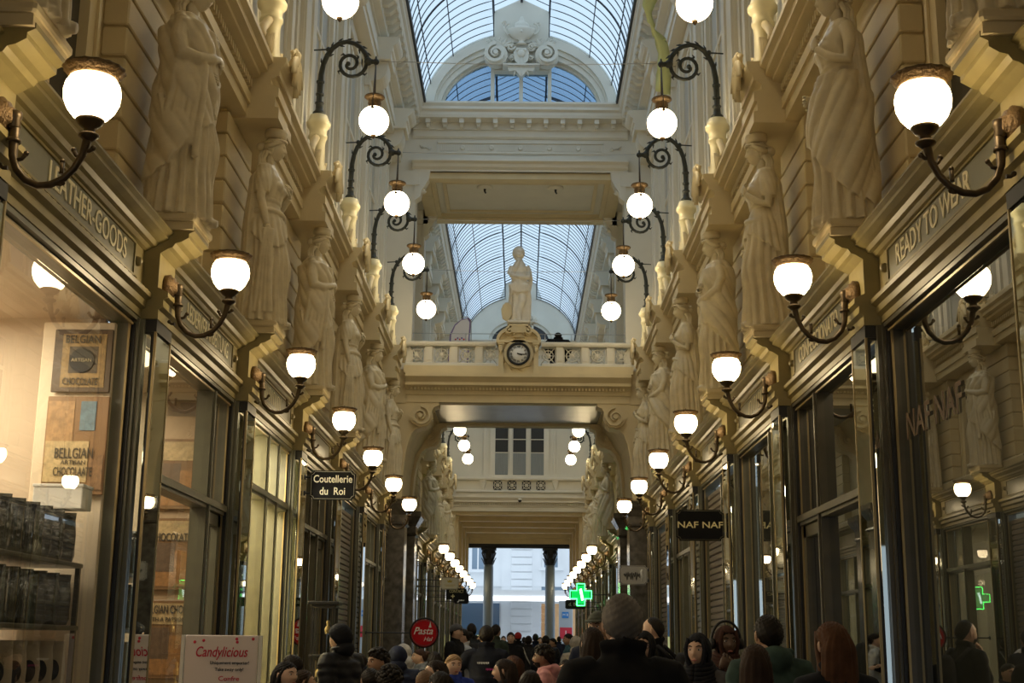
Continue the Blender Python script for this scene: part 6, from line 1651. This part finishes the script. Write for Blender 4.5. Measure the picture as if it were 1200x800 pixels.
def make_glasses():
    m = MB()
    for q in (-1, 1):
        m.tube([(HC[0]+0.098, q*0.033+0.021*math.cos(a), HC[2]+0.006+0.016*math.sin(a)) for a in [k*PI/8 for k in range(17)]], 0.002, 4)
        m.tube([(HC[0]+0.097, q*0.054, HC[2]+0.010), (HC[0]+0.0, q*0.080, HC[2]+0.008)], 0.002, 4)
    m.tube([(HC[0]+0.100, -0.013, HC[2]+0.008), (HC[0]+0.100, 0.013, HC[2]+0.008)], 0.002, 4)
    return m.mesh('glasses', M['black'])
PC = {}
def cached(key, fn):
    if key not in PC: PC[key] = fn()
    return PC[key]
PM = {}
def pmat(nm, col, rough=0.75, **k):
    key = (nm, col)
    if key not in PM: PM[key] = mat(nm, col, rough, noise=0.35, nscale=14, spec=0.2, **k)
    return PM[key]
BLK, NAVY = (0.014, 0.014, 0.016), (0.015, 0.02, 0.045)
def person(px, ytop, d, face, label, top='jacket', tcol=BLK, hair='short', hcol=(0.018, 0.013, 0.010), skin='light', pose='stand', female=False, beard=None, glasses=False, hatcol=None,
           trousers=(0.03, 0.035, 0.05), zfloor=0.0, extras=None, S=None):
    p = at(px, ytop, d); ztop = p[2]-zfloor
    y = p[1]; x = p[0]
    s_ = ztop/1.740
    wsc = min(1.04, max(0.94, s_))           # keeps heads the natural size
    root = empty('person', (x, y, zfloor), math.radians(face), label, 'person')
    root.scale = (wsc, wsc, s_)
    def part(name, me, m_):
        o = bpy.data.objects.new(name, me); C.objects.link(o); o.parent = root
        if not me.materials: me.materials.append(M['black'])
        if m_ is not None:
            o.material_slots[0].link = 'OBJECT'; o.material_slots[0].material = m_
        return o
    b = part('body', cached(('body', pose, female), lambda: make_body(pose, female)), SK[skin])
    me = cached(('top', pose, female, top), lambda: make_jacket(pose, female, top))
    part({'jacket': 'jacket', 'puffer': 'puffer_jacket', 'hoodie': 'hoodie', 'coat': 'coat', 'polo': 'polo_shirt'}[top], me, pmat('cloth_top', tcol, 0.55 if top == 'puffer' else 0.85))
    part('trousers', cached(('tr', pose), lambda: make_trousers(pose)), pmat('cloth_trousers', trousers))
    part('shoes', cached(('sh', pose), lambda: make_shoes(pose)), M['black'])
    if hatcol is not None:
        part('hair', cached('short', lambda: make_hair('short')), pmat('hair', hcol, 0.5))
        part({'hijab': 'headscarf', 'beanie': 'woolly_hat', 'cap': 'cap', 'hood': 'hood'}[hair], cached(hair, lambda: make_hair(hair)), pmat('hat', hatcol, 0.8))
    else: part('hair', cached(hair, lambda: make_hair(hair)), pmat('hair', hcol, 0.6))
    if beard: part('beard', cached('beard', make_beard), pmat('hair', beard, 0.7))
    if glasses: part('glasses', cached('glasses', make_glasses), M['black'])
    if extras:
        for nm, mb, m_ in extras(): mb.build(nm, m_, root)
    return root
def backpack():
    m = MB(); m.loft([[(-0.19-0.055+0.07*math.cos(a)*w_, 0.15*math.copysign(abs(math.sin(a))**0.6, math.sin(a))*w_, z) for a in [k*PI/10 for k in range(20)]] for z, w_ in ((0.98, .8), (1.02, 1), (1.30, 1), (1.40, .9), (1.44, .6))])
    for q in (-1, 1): m.tube([(-0.17, q*0.10, 1.38), (-0.05, q*0.12, 1.49), (0.10, q*0.12, 1.42), (0.15, q*0.14, 1.25), (0.05, q*0.20, 1.08)], 0.020, 6)
    return [('backpack', m, pmat('bag', (0.03, 0.03, 0.035)))]
def headphones():
    m = MB(); m.tube([(HC[0]-0.005, 0.112*math.sin(a), HC[2]+0.0+0.152*math.cos(a)) for a in [-1.55+3.1*k/16 for k in range(17)]], 0.010, 6)
    for q in (-1, 1): m.lathe([(0.035, -0.018), (0.042, 0), (0.035, 0.018)], (HC[0]-0.005, q*0.108, HC[2]-0.01), 16, rot=Matrix.Rotation(PI/2, 3, 'X'))
    return [('headphones', m, M['black'])]
def strapbag():
    m = MB(); m.tube([(0.12, 0.14, 1.44), (-0.06, 0.10, 1.49), (-0.165, 0.0, 1.28), (-0.17, -0.14, 1.05), (-0.05, -0.22, 0.92)], 0.014, 6)
    b = MB(); b.bbox(-0.12, 0.06, -0.30, -0.22, 0.72, 0.94, 0.02)
    return [('bag_strap', m, pmat('strap', (0.5, 0.48, 0.42))), ('shoulder_bag', b, pmat('bag', (0.03, 0.03, 0.035)))]
def polotext():
    out = []
    for z, yy, w_, col in ((1.345, 0.03, 0.13, (0.75, 0.78, 0.85)), (1.28, -0.06, 0.12, (0.5, 0.05, 0.25))):
        m = MB()
        for k in range(9): m.box(-0.166, -0.150, yy-w_/2+k*w_/9, yy-w_/2+k*w_/9+w_/14, z-0.008-0.004*(k % 2), z+0.010)
        out.append(('shirt_print', m, pmat('print', col)))
    return out
B, F_, L_, R_ = 90, -90, 180, 0       # facing away, to the camera, left, right
# near right
person(729, 694, 5.3, B, 'grey-haired man in black jacket seen from behind, nearest the viewer', 'jacket', BLK, 'short', (0.23, 0.205, 0.18), 'light')
person(703, 716, 10.5, -120, 'man in olive cap and navy jacket left of the grey-haired man', 'jacket', NAVY, 'cap', hatcol=(0.10, 0.11, 0.09), skin='tan')
person(695, 734, 9.0, B+10, 'person with long dark brown hair behind the grey-haired man', 'coat', BLK, 'long', (0.03, 0.018, 0.012), female=True)
person(755, 738, 9.4, -105, 'woman in black headscarf and glasses, grey jacket', 'jacket', (0.20, 0.21, 0.22), 'hijab', hatcol=BLK, glasses=True, female=True)
person(768, 721, 12.0, 160, 'balding bearded man in black with backpack, hand at his face', 'jacket', BLK, 'bald', skin='light', beard=(0.02, 0.015, 0.012), pose='chin', extras=backpack)
person(819, 740, 8.6, -115, 'woman in black headscarf looking left, dark grey jacket', 'jacket', (0.075, 0.07, 0.075), 'hijab', hatcol=(0.012, 0.012, 0.018), female=True, pose='hold')
person(849, 731, 9.5, -80, 'dark-skinned person in brown headscarf wearing large headphones', 'jacket', (0.02, 0.017, 0.018), 'hijab', hatcol=(0.06, 0.025, 0.018), skin='dark', pose='chin', extras=headphones)
person(901, 717, 7.6, 100, 'dark-haired man in green jacket seen from behind on the right', 'hoodie', (0.05, 0.085, 0.075), 'short', skin='tan')
person(885, 752, 7.0, 80, 'woman with long brown hair and pale coat seen from behind', 'coat', (0.62, 0.58, 0.52), 'long', (0.045, 0.025, 0.016), female=True)
person(977, 725, 6.2, 108, 'woman with long auburn hair and black leather jacket', 'jacket', (0.02, 0.022, 0.028), 'long', (0.12, 0.05, 0.022), female=True)
# middle distance
person(533, 731.5, 21.0, -20, 'standing man in grey flat cap and long black coat', 'coat', BLK, 'cap', hatcol=(0.12, 0.12, 0.13), pose='hold')
person(545, 738, 21.5, 200, 'woman with pulled-back hair in white top beside the man in grey cap', 'jacket', (0.70, 0.70, 0.70), 'bun', female=True)
person(553, 730.5, 23.0, B+20, 'dark-haired man with backpack seen from behind left of the waiter', 'jacket', (0.03, 0.035, 0.04), 'short', skin='tan', extras=backpack)
person(570, 732.5, 14.6, B, 'waiter in black polo shirt with printed back', 'polo', (0.010, 0.012, 0.022), 'short', pose='elbow', skin='tan', extras=polotext)
person(580, 731.5, 23.5, 60, 'man in dark green jacket just right of the waiter', 'jacket', (0.04, 0.055, 0.04), 'short', skin='tan')
person(598.5, 740.5, 27.0, F_, 'man in plain black jacket walking towards the viewer', 'jacket', BLK, 'short', pose='walk')
person(607, 741, 33.0, B, 'person in bright red hat far down the passage', 'jacket', BLK, 'beanie', hatcol=(0.55, 0.04, 0.04), pose='walk')
person(619, 744.5, 29.0, B-10, 'person in black with pale bag strap across the back', 'jacket', (0.03, 0.03, 0.032), 'short', pose='walk', trousers=(0.12, 0.13, 0.14), extras=strapbag)
person(627.5, 742, 36.0, B, 'dark-dressed walker beyond the person with the bag strap', 'jacket', NAVY, 'short', pose='walk')
person(639.5, 744, 27.5, B, 'broad person in black seen from behind, in front of the right column', 'puffer', (0.012, 0.014, 0.02), 'short', pose='walk')
person(649, 747, 34.0, 200, 'person in brown beside the right column', 'jacket', (0.14, 0.09, 0.07), 'short', skin='tan')
person(667.5, 741.5, 26.0, 190, 'man in teal jacket looking left', 'jacket', (0.06, 0.13, 0.16), 'short', skin='tan')
person(675, 746, 21.0, B, 'person in hooded beige coat seen from behind', 'coat', (0.45, 0.41, 0.35), 'hood', hatcol=(0.45, 0.41, 0.35), female=True)
for i, (px, yt, d, c_) in enumerate(((590, 745, 44, BLK), (614, 746, 48, (0.05, 0.05, 0.06)), (633, 746, 46, BLK), (655, 745, 50, NAVY), (561, 745, 47, BLK), (602, 747, 52, (0.1, 0.1, 0.1)), (645, 748, 41, BLK))):
    person(px, yt, d, B if i % 2 else F_, 'tiny walker near the street end, %s from the left' % ORD[[2, 4, 5, 7, 1, 3, 6][i]], 'jacket', c_, 'short', pose='walk')
# near, lower row
person(640, 757, 12.6, 175, 'bearded man with black curly hair in pink hoodie', 'hoodie', (0.62, 0.30, 0.32), 'curly', skin='brown', beard=(0.015, 0.012, 0.01), pose='hold')
person(664, 772, 13.0, F_-15, 'short person with straight black hair facing the viewer', 'jacket', (0.05, 0.05, 0.06), 'short', skin='light')
person(595, 772, 10.8, 165, 'woman with long dark hair in profile at the bottom middle', 'jacket', (0.03, 0.03, 0.035), 'long', (0.03, 0.018, 0.014), female=True)
person(604, 768, 13.4, 150, 'person with brown wavy hair behind the dark-haired woman in profile', 'jacket', (0.10, 0.05, 0.04), 'wavy', (0.08, 0.035, 0.02), female=True)
person(622, 785, 10.2, B, 'person with black hair at the very bottom, left of the pink hoodie', 'jacket', BLK, 'wavy', female=True)
person(531, 767.5, 12.4, -70, 'blonde woman in blue jacket', 'jacket', (0.03, 0.06, 0.36), 'bun', (0.38, 0.24, 0.12), female=True, pose='hold')
person(515, 774, 11.0, 190, 'woman with straight dark hair facing left beside the blonde woman', 'jacket', (0.04, 0.035, 0.04), 'long', (0.025, 0.016, 0.012), female=True)
person(518, 787, 9.6, 120, 'dark head at the bottom edge below the blonde woman', 'jacket', BLK, 'wavy')
person(499, 786, 10.4, B, 'light brown head at the bottom edge left of centre', 'jacket', (0.10, 0.10, 0.11), 'short', (0.20, 0.12, 0.07))
person(510, 764, 15.7, B+15, 'person in black with black hair right of the red round sign', 'jacket', BLK, 'wavy')
person(494, 761, 16.9, 200, 'woman with tied brown hair and grey hooded jacket under the red sign', 'hoodie', (0.20, 0.22, 0.25), 'bun', (0.06, 0.03, 0.02), female=True)
person(474.5, 757, 18.0, 150, 'person in white hood near the shuttered shop', 'hoodie', (0.55, 0.55, 0.55), 'hood', hatcol=(0.72, 0.70, 0.68), female=True)
person(466, 760, 13.6, B, 'person in shiny navy puffer jacket seen from behind', 'puffer', (0.014, 0.02, 0.05), 'hood', hatcol=(0.014, 0.02, 0.05))
person(446, 763, 11.4, -140, 'man with thick black hair and jacket among the seated guests', 'jacket', (0.03, 0.03, 0.04), 'curly', skin='tan', pose='hold')
person(423, 766.5, 14.9, 195, 'man with glasses and short dark hair in navy jacket looking left', 'jacket', (0.03, 0.04, 0.07), 'short', glasses=True, pose='hold')
person(457, 783, 8.9, B, 'dark curly head at the bottom edge, right of the man with glasses', 'jacket', BLK, 'curly')
person(436, 784, 10.0, B+20, 'dark straight-haired head at the bottom edge below the man with glasses', 'jacket', BLK, 'short')
person(401, 735, 12.1, 150, 'tall person in black puffer jacket and hood beside the display cabinet', 'puffer', (0.012, 0.013, 0.017), 'hood', hatcol=(0.012, 0.013, 0.017))
person(346, 769, 11.6, 170, 'dark-haired person in black beyond the red-script sign board', 'jacket', BLK, 'short')
person(333, 777, 9.6, -35, 'woman with long black hair in the bottom left looking right', 'jacket', BLK, 'long', (0.015, 0.012, 0.012), female=True)
person(352, 787, 10.4, 20, 'brown-haired head at the bottom edge beside the sign board', 'jacket', (0.06, 0.05, 0.05), 'wavy', (0.05, 0.03, 0.02))
# on the bridge
person(651, 389, 28.5, 100, 'person in black standing on the bridge behind the balustrade', 'puffer', BLK, 'short', zfloor=7.055)
SKY, EXPO = 1.12, 0.12
# ---------------------------------------------------------------- camera, sky, view
cd = bpy.data.cameras.new('camera'); cam = bpy.data.objects.new('camera', cd); C.objects.link(cam)
cd.sensor_width = 36.0; cd.sensor_fit = 'HORIZONTAL'; cd.lens = FPX/1200*36.0; cd.shift_x = -(VPX+3.1-600)/1200
cd.clip_start = 0.05; cd.clip_end = 400
ROLL = math.radians(0.5)
cam.matrix_world = Matrix.Translation((CX, 0, CZ)) @ Matrix.Rotation(PI/2+TH, 4, 'X') @ Matrix.Rotation(ROLL, 4, 'Z')
sc = bpy.context.scene; sc.camera = cam
w = bpy.data.worlds.new('sky'); sc.world = w; w.use_nodes = True
bg = w.node_tree.nodes['Background']; bg.inputs['Color'].default_value = (0.72, 0.86, 1.0, 1); bg.inputs['Strength'].default_value = SKY
sc.view_settings.view_transform = 'Standard'; sc.view_settings.look = 'None'; sc.view_settings.gamma = 1
sc.view_settings.use_curve_mapping = False; sc.view_settings.exposure = EXPO
sc.cycles.use_denoising = True
sc.cycles.max_bounces = 8; sc.cycles.diffuse_bounces = 4; sc.cycles.glossy_bounces = 4; sc.cycles.transparent_max_bounces = 12
sc.cycles.sample_clamp_indirect = 4.0
